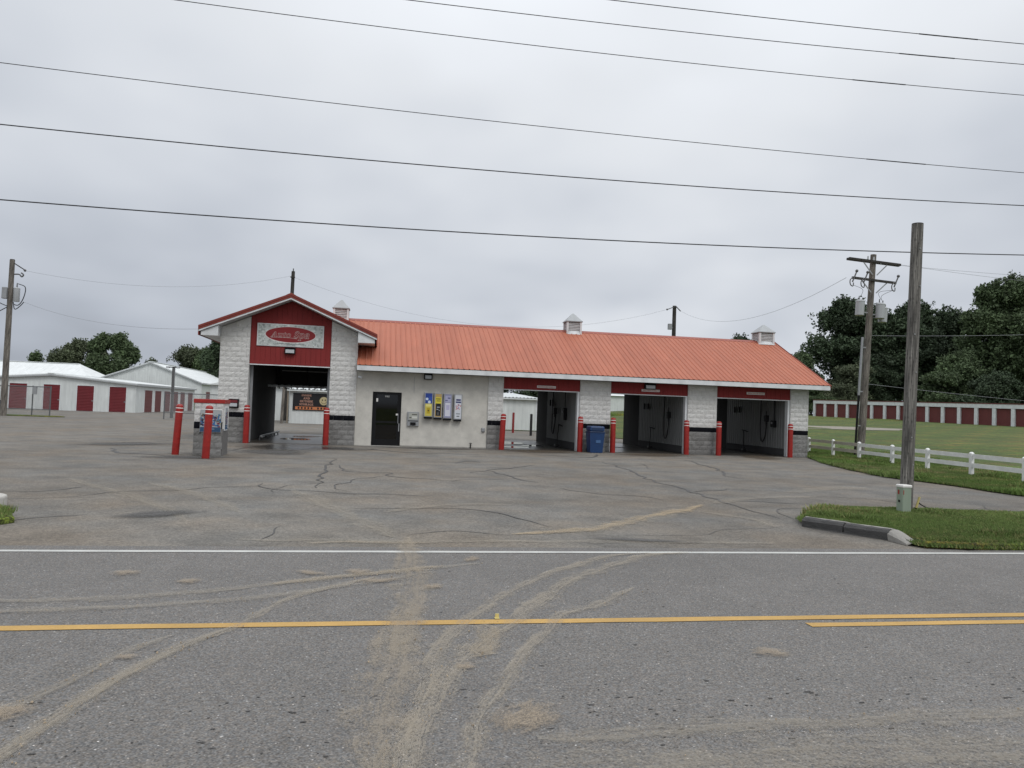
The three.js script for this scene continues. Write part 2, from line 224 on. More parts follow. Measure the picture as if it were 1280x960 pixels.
const dTan = dirt(0.43, 0.36, 0.265, dirtA), dTread = dirt(0.44, 0.385, 0.305, dirtB), dSand = dirt(0.45, 0.355, 0.235, dirtC), dFaint = dirt(0.4, 0.355, 0.285, dirtD), dWide = dirt(0.42, 0.355, 0.27, dirtA), dBlot = dirt(0.37, 0.3, 0.22, blotch2);
const PATHS = [
  ['a', [[3.4, -9.0], [2.82, -8.79], [2.08, -8.07], [1.44, -7.25], [1.05, -6.61], [0.8, -6.2], [0.56, -5.47], [0.37, -4.71], [0.2, -3.9], [0.1, -3.3]], 0.22, dTread],
  ['b', [[3.9, -9.05], [3.29, -8.79], [2.5, -8.07], [1.9, -7.37], [1.42, -6.54], [1.1, -6.0], [0.74, -5.4], [0.51, -4.86], [0.36, -4.3], [0.24, -3.7], [0.18, -3.2]], 0.3, dTread],
  ['c', [[2.55, -7.22], [1.94, -6.52], [1.67, -6.33], [1.26, -5.58], [0.9, -4.83], [0.62, -4.1], [0.42, -3.4]], 0.2, dTread],
  ['d', [[0.5, -10.03], [0.46, -8.58], [0.4, -7.12], [0.3, -6.08], [0.19, -5.15], [0.09, -4.25], [0.02, -3.3]], 0.46, dWide],
  ['d', [[0.36, -6.5], [0.29, -5.9], [0.22, -5.3]], 0.3, dFaint],
  ['e', [[-4.4, -6.8], [-2.91, -6.88], [-2.03, -6.96], [-1.12, -7.31], [-0.3, -7.72], [0.43, -8.05], [1.21, -8.37]], 0.24, dFaint],
  ['e', [[-0.9, -7.4], [-0.3, -7.72], [0.43, -8.05], [0.8, -8.2]], 0.22, dTan],
  ['e2', [[-4.2, -6.5], [-2.76, -6.54], [-1.65, -6.71], [-0.86, -6.92], [-0.06, -7.44], [0.65, -7.93]], 0.2, dFaint],
  ['f', [[-1.7, -3.4], [-1.65, -3.99], [-1.56, -4.5], [-1.31, -5.41], [-0.97, -6.04], [-0.66, -6.86], [-0.42, -7.23], [0.09, -7.71]], 0.17, dTread],
  ['f', [[-1.68, -3.6], [-1.56, -4.5], [-1.31, -5.41], [-0.97, -6.04]], 0.16, dFaint],
  ['f2', [[-1.95, -4.2], [-1.87, -4.51], [-1.79, -4.73], [-1.68, -5.06], [-1.54, -5.51], [-1.35, -5.86]], 0.15, dFaint],
  ['p', [[0.98, -6.05], [0.86, -5.6], [0.72, -5.25]], 0.34, dTan],
  ['q', [[-4, -3.5], [-2, -3.55], [0, -3.45], [2.1, -3.55], [4, -3.6], [7, -3.5]], 0.75, dFaint], ['q', [[0.9, -3.95], [2.1, -4.0], [3.0, -3.98], [4.4, -4.05]], 0.3, dFaint], ['r', [[-30, -2.9], [-8, -2.85], [0, -2.9], [8, -2.85], [30, -2.9]], 0.6, dFaint],
];
PATHS.forEach(([, p, w, m], i) => add(road, 'dirt_track', ribbon(p, w, 0.009 + (i % 4) * 0.0012, 0.33, 0.05, i + 1), m));
const spot = (x, z, w, h, y, turn = 0) => { const g = new THREE.PlaneGeometry(w, h, 1, 1).rotateX(-Math.PI / 2).rotateY(turn); g.translate(x, y, z); return g; };
for (const [x, z, w, h] of [[-2.27, -7.92, 0.35, 0.3], [-1.62, -7.55, 0.3, 0.25], [-0.09, -7.95, 0.4, 0.3], [0.62, -7.3, 0.3, 0.22], [-1.51, -5.38, 0.16, 0.16], [-1.84, -4.5, 0.34, 0.3], [0.66, -5.05, 0.2, 0.16], [2.9, -5.2, 0.4, 0.25], [-0.55, -7.9, 0.5, 0.2], [1.15, -8.6, 0.5, 0.18], [0.1, -7.55, 0.6, 0.22], [0.9, -4.2, 0.7, 0.4]]) add(road, 'dirt_patch', spot(x, z, w, h, 0.0145, x), dBlot);

{ const r = rng(88), L = []; for (let k = 0; k < 280; k++) { const near = r() < 0.7, z = near ? -4.25 + (r() - 0.5) * 0.9 : -3.4 - r() * 5.4, x = -3 + r() * 9, w = 0.012 + r() * r() * 0.05, g = new THREE.CircleGeometry(0.5, 7).scale(w, 0.006 + r() * 0.012, 1).rotateX(-Math.PI / 2).rotateY((r() - 0.5) * 0.5); L.push(g.translate(x, 0.0035, z)); } const m = add(road, 'surface_pit', mergeGeometries(L), M(0.055, 0.052, 0.05, { roughness: 0.95 })); m.userData.kind = 'stuff'; }
{ const t = thing('road_marker', 'small yellow plastic marker tab standing on the yellow centre line', 'road marker', [1.05, 0.006, -6.19]); add(t, 'base', rbox(1.03, 1.07, 0.004, 0.01, -6.215, -6.175, 0.002), mat.pvcYellow); add(t, 'tab', rbox(1.034, 1.066, 0.009, 0.042, -6.199, -6.193, 0.002), mat.pvcYellow); }
{ const r = rng(93), g = new THREE.IcosahedronGeometry(1, 0), n = 1300, im = new THREE.InstancedMesh(g, M(1, 1, 1, { roughness: 0.95 }), n), m = new THREE.Matrix4(), q = new THREE.Quaternion(), c = new THREE.Color(); im.name = 'mud_crumbs'; im.userData = { label: 'loose crumbs of tan mud scattered along the wheel tracks on the road', category: 'mud', kind: 'stuff' };
  for (let k = 0; k < n; k++) { const [, p, w] = PATHS[Math.floor(r() * PATHS.length)], i = Math.floor(r() * (p.length - 1)), t = r(), s = 0.002 + 0.008 * r() * r() * r(); m.compose(new THREE.Vector3(p[i][0] + (p[i + 1][0] - p[i][0]) * t + (r() + r() - 1) * w * 0.75, 0.006 + s * 0.4, p[i][1] + (p[i + 1][1] - p[i][1]) * t + (r() + r() - 1) * w * 0.75), q.setFromEuler(new THREE.Euler(r() * 6, r() * 6, r() * 6)), new THREE.Vector3(s * (0.8 + r()), s * 0.7, s)); im.setMatrixAt(k, m); const b = 0.75 + 0.5 * r(); c.setRGB(0.35 * b, 0.275 * b, 0.19 * b); im.setColorAt(k, c); } im.castShadow = im.receiveShadow = true; scene.add(im); }
// ------------------------------------------------------------------ parking lot
const lotTone = (x, z) => { const n = fbm(x * 0.16, z * 0.1, 451, 4), m = fbm(x * 0.7, z * 0.45, 461, 4), w = fbm(x * 0.3, z * 0.2, 471, 3) - 0.5; const k = 1 + (n - 0.5) * 0.36 + (m - 0.5) * 0.24; return [k * (1 + 0.07 * w), k, k * (1 - 0.08 * w)]; };
const lot = struct('parking_lot', gridGeo(150, 210, (u, v) => { const w = Math.pow(v, 1.5); return [-60 + 84 * u, -0.004, -9.36 - 105 * w]; }, lotTone), mat.lot);
const CRACKS = [[[-0.9, -21.75], [-0.58, -19.77], [0.43, -19.55], [0.49, -18.69], [2.24, -17.67]], [[2.42, -20.03], [3.18, -20.96], [5.04, -23.5]], [[3.18, -20.96], [3.41, -19.33], [3.83, -17.78]], [[2.48, -23.38], [3.06, -24.58], [3.34, -23.98]], [[7.85, -25.76], [7.61, -22.37], [7.14, -19.24], [7.12, -17.44], [7.0, -14.51], [6.93, -12.19]], [[11.76, -27.85], [10.97, -23.24], [10.07, -20.3], [10.29, -19.65]], [[7.1, -16.4], [8.32, -16.93]], [[4.06, -16.59], [4.53, -15.72], [5.41, -15.26], [5.78, -14.62]], [[-0.35, -12.73], [1.75, -12.83], [2.52, -10.99]], [[7.31, -14.54], [8.62, -14.43]], [[-6.14, -14.3], [-5.59, -14.63], [-5.1, -15.37]], [[-4.63, -11.01], [-4.47, -11.37], [-3.89, -11.72]], [[-1.23, -9.8], [-1.2, -10.21], [-1.18, -10.93]], [[-8.22, -26.58], [-7.34, -24.45], [-6.35, -24.1], [-4.88, -22.92], [-3.65, -22.69]], [[-9.08, -29.77], [-8.03, -30.38]], [[-0.77, -30.12], [1.57, -28.11], [3.91, -28.12]], [[5.87, -28.89], [7.95, -27.83], [8.92, -30.08]], [[-1.13, -24.23], [-1.16, -19.4], [-1.02, -15.76]], [[-4.54, -25.6], [-4.57, -27.81], [-3.95, -29.67]], [[0.51, -10.28], [1.07, -10.64], [1.92, -10.34]]];
CRACKS.forEach((p, i) => { const far = clamp((-p[0][1] - 10) / 18); add(lot, 'crack_seal', ribbon(p, 0.022 + 0.045 * far + (Math.abs(p[0][0] - p[p.length - 1][0]) > Math.abs(p[0][1] - p[p.length - 1][1]) ? 0.05 * far : 0), 0.0015 + (i % 3) * 0.001, 1, 0.2, 40 + i, 0.3), mat.seal); });
{ const r = rng(57); for (let k = 0; k < 26; k++) { let x = -9 + r() * 24, z = -10.5 - r() * 18, a = r() * 6.283; const p = [[x, z]]; const n = 3 + Math.floor(r() * 4); for (let i = 0; i < n; i++) { a += (r() - 0.5) * 1.3; x += Math.cos(a) * 0.7; z += Math.sin(a) * 0.7; p.push([x, z]); } if (p.every(([px, pz]) => pz < -9.7 && pz > -31 && px < 15)) add(lot, 'crack', ribbon(p, 0.012 + 0.022 * r(), 0.0042 + (k % 3) * 0.0004, 1, 0.12, 140 + k, 0.3), mat.seal); } }
const LOTDIRT = [[[[1.92, -10.34], [2.66, -10.64], [3.52, -11.12], [4.34, -12.0], [5.47, -13.07], [6.28, -13.93]], 0.42, dSand], [[[2.4, -10.5], [3.2, -10.85], [4.0, -11.5], [5.2, -12.5]], 0.5, dFaint], [[[-1.48, -15.26], [-0.4, -12.35], [0.32, -10.03]], 0.5, dFaint], [[[-5.97, -16.75], [-3.64, -13.5], [-2.45, -11.22]], 0.4, dFaint], [[[-4.33, -16.25], [-2.74, -13.94], [-1.89, -12.13]], 0.4, dFaint], [[[-0.73, -9.6], [-0.1, -9.65], [0.75, -9.6]], 0.22, dTan], [[[5.85, -12.89], [6.33, -12.0], [6.2, -11.2]], 0.3, dFaint], [[[0.2, -12.4], [1.4, -13.4], [2.6, -13.6]], 0.35, dFaint], [[[6.6, -14.2], [8.0, -15.2], [9.8, -15.6]], 0.5, dFaint], [[[9.5, -16.5], [11, -17.4], [12.6, -18]], 0.9, dFaint], [[[-1.6, -9.8], [0.6, -9.75], [3.0, -9.8], [5.5, -9.75]], 0.3, dFaint]];
LOTDIRT.forEach(([p, w, m], i) => add(lot, 'dirt_track', ribbon(p, w, 0.006 + (i % 3) * 0.0012, 0.3, 0.08, 70 + i), m));
const stain = (r, g, b, rough) => M(r, g, b, { alphaMap: blotch, transparent: true, roughness: rough });
const sOil = stain(0.085, 0.082, 0.078, 0.75), sWet = stain(0.03, 0.029, 0.028, 0.22), sBrown = stain(0.1, 0.075, 0.05, 0.7);
for (const [x, z, w, h, m, t] of [[-3.0, -11.9, 1.5, 0.8, sOil, 0.5], [-2.9, -29.6, 4.2, 6.2, sWet, 0.1], [-3.2, -26.5, 2.6, 3.4, sOil, 0.8], [-1.0, -29.4, 2.4, 2.6, sWet, 2], [-5, -23.4, 3.4, 1.6, sOil, 0.2], [7.0, -31.2, 4.2, 3.2, sBrown, 0], [11.8, -30.9, 4.6, 2.8, sBrown, 0.4], [16.6, -31.1, 4.4, 2.2, sBrown, 1.2], [3.65, -9.9, 1.6, 0.35, sOil, -0.25], [7.4, -11.0, 1.6, 2.2, sOil, 0.4], [-8.5, -29, 4, 2.4, sOil, 0.6], [2.6, -31.2, 5, 1.2, sOil, 0.02]]) add(lot, 'stain', spot(x, z, w, h, 0.0115 + 0.0007 * (Math.abs(x * 7) % 5), t), m);

// ------------------------------------------------------------------ car wash building
const ZF = -32.07, ZR = -41;
const wash = thing('car_wash', 'long car wash with coral red metal roof, white block pillars and three open wash bays', 'car wash', [6.7, 0, -36.5]);
const blockGeos = [];
{
  const r = rng(77);
  for (let k = 0; k < 5; k++) { const g = new THREE.BoxGeometry(0.392, 0.195, 0.06, 5, 3, 1).translate(0, 0, 0), p = g.attributes.position; const h = {}; for (let i = 0; i < p.count; i++) if (p.getZ(i) > 0.02) { const id = p.getX(i).toFixed(2) + p.getY(i).toFixed(2); const inner = Math.abs(p.getX(i)) < 0.19 && Math.abs(p.getY(i)) < 0.09; h[id] ??= inner ? 0.002 + r() * 0.022 : -0.002 + r() * 0.006; p.setZ(i, p.getZ(i) + h[id]); } g.computeVertexNormals(); const q = g.toNonIndexed(); q.computeVertexNormals(); blockGeos.push(uvm(q)); }
}
let blockSeed = 900;
function blocks(parent, x0, x1, top, zf, kind) {
  const r = rng(blockSeed++);
  for (let c = 0; ; c++) {
    const y = c * 0.2 + 0.1, k = kind(y); if (!k) break;
    let x = x0 - (c % 2 ? 0.2 : 0);
    while (x < x1 - 0.02) { const a = Math.max(x, x0), b = Math.min(x + 0.4, x1); x += 0.4; if (b - a < 0.06) continue; const xc = (a + b) / 2; if (y + 0.06 > Math.min(top(a), top(b))) continue; const m = put(parent, 'block', blockGeos[Math.floor(r() * 5)], k[Math.floor(r() * 3)], xc, y, zf - 0.03); m.scale.x = (b - a - 0.006) / 0.392; if (r() < 0.5) m.rotation.z = Math.PI; }
  }
}
const courses = (maxY) => (y) => (y > maxY ? null : y < 1.0 ? mat.blockGrey : y < 1.2 ? mat.blockBlack : mat.blockWhite);
const gableTop = (x) => 5.95 - 0.424 * Math.abs(x + 3.42);
const PILLARS = [[-6.12, -4.99, 1], [-1.82, -0.75, 1], [4.72, 5.37, 0], [8.72, 10.1, 0], [13.65, 15.02, 0], [18.58, 19.47, 0]];
for (const [x0, x1, g] of PILLARS) {
  const top = g ? (x) => gableTop(x) - 0.24 : () => 3.06;
  const core = add(wash, 'pillar', g ? prism([[x0, 0], [x1, 0], [x1, top(x1)], [x0, top(x0)]], ZF - 0.42, ZF - 0.016) : box(x0, x1, 0, 3.06, ZF - 0.42, ZF - 0.016), mat.mortarWhite);
  add(core, 'pillar_footing', box(x0 - 0.002, x1 + 0.002, 0.001, 1.0, ZF - 0.422, ZF - 0.014), mat.mortarGrey);
  blocks(core, x0, x1, top, ZF, courses(g ? 5.6 : 3.05));
}
// ribbed sheet: along x, up y, facing +z
function ribSheet(L, h, pitch = 0.2286, rw = 0.04, rh = 0.02) {
  const pr = [[0, 0]]; for (let x = pitch / 2; x < L; x += pitch) { const q = (d) => Math.min(L, x + d); pr.push([q(-rw), 0], [q(-rw * 0.5), rh], [q(rw * 0.5), rh], [q(rw), 0]); } pr.push([L, 0]);
  const p = [], idx = []; pr.forEach(([x, z]) => p.push(x, 0, z, x, h, z)); for (let i = 0; i < pr.length - 1; i++) { const a = i * 2; idx.push(a, a + 2, a + 1, a + 1, a + 2, a + 3); }
  const g = new THREE.BufferGeometry(); g.setAttribute('position', new THREE.Float32BufferAttribute(p, 3)); g.setIndex(idx); const q = g.toNonIndexed(); q.computeVertexNormals(); return uvm(q);
}
// headers, jambs, partitions
const BAYS = [[5.37, 8.72], [10.1, 13.65], [15.02, 18.58]];
for (const [a, b] of BAYS) {
  const hd = add(wash, 'bay_header', box(a + 0.003, b - 0.003, 2.56, 3.06, ZF - 0.16, ZF - 0.06), mat.red);
  add(hd, 'header_sheet', ribSheet(b - a - 0.03, 0.485, 0.2286, 0.03, 0.012).translate(a + 0.015, 2.568, ZF - 0.058), mat.red);
  add(hd, 'header_trim', box(a + 0.003, b - 0.003, 2.525, 2.562, ZF - 0.17, ZF - 0.045), mat.whiteTrim);
  add(wash, 'bay_header', box(a + 0.003, b - 0.003, 2.86, 3.06, ZR, ZR + 0.12), mat.red);
  add(wash, 'door_jamb', box(b - 0.1, b - 0.004, 0, 2.522, ZF - 0.3, ZF - 0.06), mat.whiteTrim);
}
const PART = [[4.5, 5.37], [8.72, 10.1], [13.65, 15.02], [18.58, 19.45]];
for (const [a, b] of PART) {
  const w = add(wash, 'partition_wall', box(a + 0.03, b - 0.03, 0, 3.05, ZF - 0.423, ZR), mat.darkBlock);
  if (a > 5) { // wall panels on the side that faces the bay
    const zb = -38.4;
    add(w, 'wall_panel', ribSheet(-32.5 - zb, 2.68, 0.2286, 0.035, 0.02).rotateY(-Math.PI / 2).translate(a + 0.006, 0.34, zb), mat.liner);
    add(w, 'kickboard', box(a - 0.012, a + 0.028, 0.02, 0.34, zb, -32.5), mat.tunnelDark);
  }
  if (b < 19) { add(w, 'wall_panel', ribSheet(5.9, 2.68, 0.2286, 0.035, 0.02).rotateY(Math.PI / 2).translate(b - 0.006, 0.34, -32.5), mat.liner); add(w, 'kickboard', box(b - 0.028, b + 0.012, 0.02, 0.34, -38.4, -32.5), mat.tunnelDark); }
}
add(wash, 'end_wall', box(19.44, 19.5, 0, 3.06, ZF - 0.43, ZR), mat.mortarWhite);
add(wash, 'end_gable', uvm(prism([[-(ZR - 0.3), 3.07], [-(ZF + 0.3), 3.07], [36.5, 5.42]].map(([a, b]) => [a, b]), 0, 0.06).rotateY(Math.PI / 2)).translate(19.44, 0, 0), mat.whiteTrim);
for (const [a, b] of BAYS) add(wash, 'bay_ceiling', box(a - 0.02, b + 0.02, 3.065, 3.1, ZR - 0.3, ZF - 0.05), mat.ceiling);
add(wash, 'soffit', box(-0.72, 20.1, 3.075, 3.1, ZF + 0.02, -31.5), mat.soffit);
add(wash, 'soffit', box(-0.72, 20.1, 3.075, 3.1, -41.5, ZR - 0.31), mat.soffit);
add(wash, 'fascia_board', box(-0.74, 20.15, 3.06, 3.25, -31.5, -31.46), mat.whiteTrim);
add(wash, 'fascia_board', box(-0.74, 20.15, 3.06, 3.25, -41.54, -41.5), mat.whiteTrim);
// bay floors with drains and standing water
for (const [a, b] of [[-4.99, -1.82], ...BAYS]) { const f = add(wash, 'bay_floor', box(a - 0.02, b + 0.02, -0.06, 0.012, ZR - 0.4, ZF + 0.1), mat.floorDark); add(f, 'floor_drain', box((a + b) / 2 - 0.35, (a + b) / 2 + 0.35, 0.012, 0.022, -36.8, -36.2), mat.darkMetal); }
function puddle(x, z, w, h, seed) { const s = new THREE.Shape(); for (let i = 0; i <= 40; i++) { const a = i / 40 * Math.PI * 2, r = 0.55 + 0.75 * fbm(Math.cos(a) * 1.6 + 5, Math.sin(a) * 1.6 + 5, seed, 3) - 0.2; const X = Math.cos(a) * w * r, Y = Math.sin(a) * h * r; i ? s.lineTo(X, Y) : s.moveTo(X, Y); } return new THREE.ShapeGeometry(s).rotateX(-Math.PI / 2).translate(x, 0.017, z); }
for (const [x, z, w, h, s] of [[6.3, -34.0, 0.9, 1.0, 1], [6.6, -38.4, 1.2, 2.4, 2], [7.5, -35.9, 0.8, 1.1, 3], [6.0, -36.0, 0.55, 0.5, 8], [-3.4, -35.8, 0.9, 1.2, 4], [-3.2, -38.8, 1, 1.3, 5], [11.3, -38.6, 0.8, 1.3, 6]]) add(wash, 'puddle', puddle(x, z, w, h, s), mat.water);
// gable bay
add(wash, 'gable_wall', prism([[-4.985, 3.16], [-1.825, 3.16], [-1.825, gableTop(-1.82) - 0.2], [-3.42, 5.75], [-4.985, gableTop(-4.99) - 0.2]], ZF - 0.2, ZF - 0.08), mat.red);
for (let k = 0; k < 16; k++) { const x = -4.985 + k * 0.1975, t = Math.min(gableTop(x + 0.004), gableTop(x + 0.19)) - 0.22; add(wash, 'siding_board', box(x + 0.004, x + 0.193, 3.165, t, ZF - 0.078, ZF - 0.062 + (k % 2) * 0.002), mat.red); }
add(wash, 'header_trim', box(-4.985, -1.825, 3.12, 3.158, ZF - 0.21, ZF - 0.04), mat.whiteTrim);
add(wash, 'tunnel_wall', box(-5.45, -5.0, 0, 4.2, ZF - 0.43, ZR), mat.tunnelDark);
add(wash, 'tunnel_wall', box(-1.81, -1.35, 0, 4.2, ZF - 0.43, ZR), mat.tunnelDark);
add(wash, 'side_wall', box(-6.1, -6.0, 0, 4.4, ZF - 0.43, ZR), mat.mortarWhite);
add(wash, 'side_wall', box(-0.86, -0.77, 3.0, 4.3, ZF - 0.43, ZR), mat.mortarWhite);
add(wash, 'tunnel_ceiling', box(-5.98, -0.88, 4.2, 4.25, ZF - 0.21, ZR), mat.ceiling);
add(wash, 'rear_header', box(-5.0, -1.81, 2.42, 4.2, ZR, ZR + 0.15), mat.tunnelDark);
add(wash, 'rear_wall', box(-6.0, -5.0, 0, 4.2, ZR - 0.05, ZR), mat.mortarWhite);
add(wash, 'rear_wall', box(-1.82, 4.6, 0, 3.06, ZR - 0.05, ZR), mat.mortarWhite);
add(wash, 'rear_gable', prism([[-6.1, 4.2], [-0.75, 4.2], [-0.75, gableTop(-0.75) - 0.22], [-3.42, 5.7], [-6.1, gableTop(-6.1) - 0.22]], ZR - 0.06, ZR - 0.001), mat.whiteTrim);
for (const [x, y, r] of [[-4.93, 0, 0], [-1.88, 0, 0]]) add(wash, 'tunnel_post', box(x - 0.05, x + 0.05, 0.013, 3.118, ZF - 0.5, ZF - 0.435), mat.galv);
// office wall with door opening
const wallZ = ZF - 0.06;
const ow = add(wash, 'office_wall', merge([box(-0.75, -0.07, 0, 3.06, wallZ - 0.15, wallZ), box(-0.07, 1.11, 2.23, 3.06, wallZ - 0.15, wallZ), box(1.11, 4.72, 0, 3.06, wallZ - 0.15, wallZ)]), mat.stucco);
add(ow, 'expansion_joint', box(1.598, 1.612, 2.24, 2.9, wallZ, wallZ + 0.012), mat.galv);
add(ow, 'wall_base', box(1.115, 4.7, 0, 0.05, wallZ, wallZ + 0.01), mat.concrete);
add(wash, 'office_floor', box(-1.3, 4.48, -0.05, 0.02, ZR, wallZ - 0.15), mat.ceiling);
add(wash, 'office_ceiling', box(-0.7, 4.6, 3.065, 3.1, ZR, wallZ - 0.02), mat.ceiling);
const door = add(wash, 'door', merge([box(-0.065, 0.005, 0.02, 2.225, wallZ - 0.1, wallZ - 0.02), box(1.035, 1.105, 0.02, 2.225, wallZ - 0.1, wallZ - 0.02), box(0.005, 1.035, 2.12, 2.225, wallZ - 0.1, wallZ - 0.02), box(0.005, 1.035, 0.02, 0.28, wallZ - 0.09, wallZ - 0.03), box(0.005, 0.09, 0.28, 2.12, wallZ - 0.09, wallZ - 0.03), box(0.95, 1.035, 0.28, 2.12, wallZ - 0.09, wallZ - 0.03), box(0.09, 0.95, 0.95, 1.03, wallZ - 0.09, wallZ - 0.03)]), mat.darkMetal);
add(door, 'pane', box(0.088, 0.952, 1.028, 2.122, wallZ - 0.065, wallZ - 0.06), mat.glass);
add(door, 'pane', box(0.088, 0.952, 0.278, 0.952, wallZ - 0.065, wallZ - 0.06), mat.glass);
add(door, 'handle', rod([0.99, 0.95, wallZ + 0.03], [0.99, 1.35, wallZ + 0.03], 0.014), mat.steel); add(door, 'lock_plate', box(0.9, 1.0, 1.28, 1.35, wallZ - 0.03, wallZ - 0.02), mat.bandWhite); add(door, 'push_plate', box(1.02, 1.06, 0.62, 0.95, wallZ - 0.02, wallZ - 0.005), mat.steel);
add(door, 'notice', box(0.08, 0.15, 1.82, 1.96, wallZ - 0.029, wallZ - 0.024), mat.bandWhite);
add(door, 'threshold', box(-0.07, 1.11, 0, 0.02, wallZ - 0.15, wallZ + 0.04), mat.concretePale);
// roofs
function panelGeo(w, L) { const s = ribSheet(w, L, 0.2286, 0.032, 0.024); return s; }
const frame = (o, A, S) => { const a = new THREE.Vector3(...A).normalize(), s = new THREE.Vector3(...S).normalize(), n = a.clone().cross(s); return new THREE.Matrix4().makeBasis(a, s, n).setPosition(...o); };
const deck = add(wash, 'roof', merge([prism([[31.5, 3.24], [36.5, 5.565], [41.5, 3.24], [41.3, 3.12], [36.5, 5.4], [31.7, 3.12]].map(([a, b]) => [a, b]), -0.74, 20.12).rotateY(Math.PI / 2), prism([[-6.8, gableTop(-6.8) - 0.03], [-3.42, 5.92], [-0.04, gableTop(-0.04) - 0.03], [-0.04, gableTop(-0.04) - 0.12], [-3.42, 5.8], [-6.8, gableTop(-6.8) - 0.12]], -41.55, -31.5)]), mat.soffit);
const rr = rng(4);
{
  const S = [0, 2.345, -5.03], L = Math.hypot(...S);
  for (let k = 0; k < 25; k++) { const x1 = 20.15 - k * 0.9144, x0 = x1 - 0.9144; let t = 0; if (x0 < -0.8) { if (x1 < -2.6) break; t = Math.max(0, (gableTop(Math.max(x0, -2.6)) - 0.35 - 3.27) / 2.345); }
    let w = 0.9144, xs = x0; if (x0 < -0.8 && x1 > -0.74) { t = 0; xs = -0.745; w = x1 - xs; }
    const g = panelGeo(w, L * (1 - t)); g.applyMatrix4(frame([xs, 3.275 + 2.345 * t, -31.45 - 5.03 * t], [1, 0, 0], S)); add(deck, 'roof_panel', uvm2(g), mat.roof[Math.floor(rr() * 4)]);
    if (x0 < -0.8 && x1 > -0.74) { const t2 = (gableTop(-0.75) - 0.3 - 3.27) / 2.345; const g2 = panelGeo(xs - x0, L * (1 - t2)); g2.applyMatrix4(frame([x0, 3.275 + 2.345 * t2, -31.45 - 5.03 * t2], [1, 0, 0], S)); add(deck, 'roof_panel', uvm2(g2), mat.roof[0]); }
    const g3 = panelGeo(0.9144, L); g3.applyMatrix4(frame([x1, 3.275, -41.55], [-1, 0, 0], [0, 2.345, 5.03])); if (x0 > -1.4) add(deck, 'roof_panel', uvm2(g3), mat.roof[1]);
  }
  for (let k = 0; k < 11; k++) { const w = Math.min(0.9144, 10.1 - k * 0.9144), l = Math.hypot(3.42, 1.45); const g = panelGeo(w, l); g.applyMatrix4(frame([0, 4.505, -31.46 - k * 0.9144], [0, 0, -1], [-3.42, 1.45, 0])); add(deck, 'roof_panel', uvm2(g), mat.roof[k % 4]); const h = panelGeo(w, l); h.applyMatrix4(frame([-6.84, 4.505, -31.46 - k * 0.9144 - w], [0, 0, 1], [3.42, 1.45, 0])); add(deck, 'roof_panel', uvm2(h), mat.roof[(k + 1) % 4]); }
}
function uvm2(g) { g = uvm(g); const p = g.attributes.position, uv = g.attributes.uv; for (let i = 0; i < p.count; i++) { uv.setXY(i, p.getX(i) + p.getZ(i) * 0.01, p.getY(i) * 2.2 + p.getX(i) * 0.02); } return g; }
add(deck, 'ridge_cap', prism([[36.32, 5.545], [36.5, 5.65], [36.68, 5.545], [36.68, 5.565], [36.5, 5.675], [36.32, 5.565]], -2.6, 20.16).rotateY(Math.PI / 2), mat.ridge);
add(deck, 'ridge_cap', prism([[-3.6, 5.905], [-3.42, 5.99], [-3.24, 5.905], [-3.24, 5.925], [-3.42, 6.01], [-3.6, 5.925]], -41.58, -31.44), mat.ridge);
{ // gable rakes: red metal trim above a thin white line
  const rk = (d0, d1, e) => [[-6.84 - e, gableTop(-6.84) + 0.03 - d0], [-3.42, 5.98 - d0], [e, gableTop(0) + 0.03 - d0], [e, gableTop(0) + 0.03 - d1], [-3.42, 5.98 - d1], [-6.84 - e, gableTop(-6.84) + 0.03 - d1]];
  add(wash, 'rake_trim', prism(rk(-0.01, 0.075, 0.01), -31.49, -31.44), mat.redTrim); add(wash, 'rake_trim', prism(rk(0.078, 0.16, 0.005), -31.495, -31.455), mat.redTrim); add(wash, 'rake_board', prism(rk(0.162, 0.225, 0), -31.52, -31.47), mat.whiteTrim);
  add(wash, 'rake_soffit', prism(rk(0.2, 0.222, -0.1), ZF + 0.02, -31.525), mat.soffit);
  add(wash, 'boxed_eave', prism([[-6.76, 4.17], [-6.125, 4.17], [-6.125, gableTop(-6.12) - 0.21], [-6.76, gableTop(-6.76) - 0.205]], -41.4, -31.54), mat.whiteTrim);
  add(wash, 'boxed_eave', prism([[-0.745, 4.17], [-0.08, 4.17], [-0.08, gableTop(-0.08) - 0.205], [-0.745, gableTop(-0.745) - 0.21]], -41.4, -31.54), mat.whiteTrim);
  for (const x of [-6.84, 0.0]) add(wash, 'eave_fascia', box(x - 0.02, x + 0.02, 4.16, 4.52, -41.5, -31.5), mat.redTrim);
  add(wash, 'rake_trim', merge([bar([20.17, 3.2, -31.44], [20.17, 5.58, -36.5], 0.03, 0.16), bar([20.17, 3.2, -41.56], [20.17, 5.58, -36.5], 0.03, 0.16)]), mat.redTrim);
}
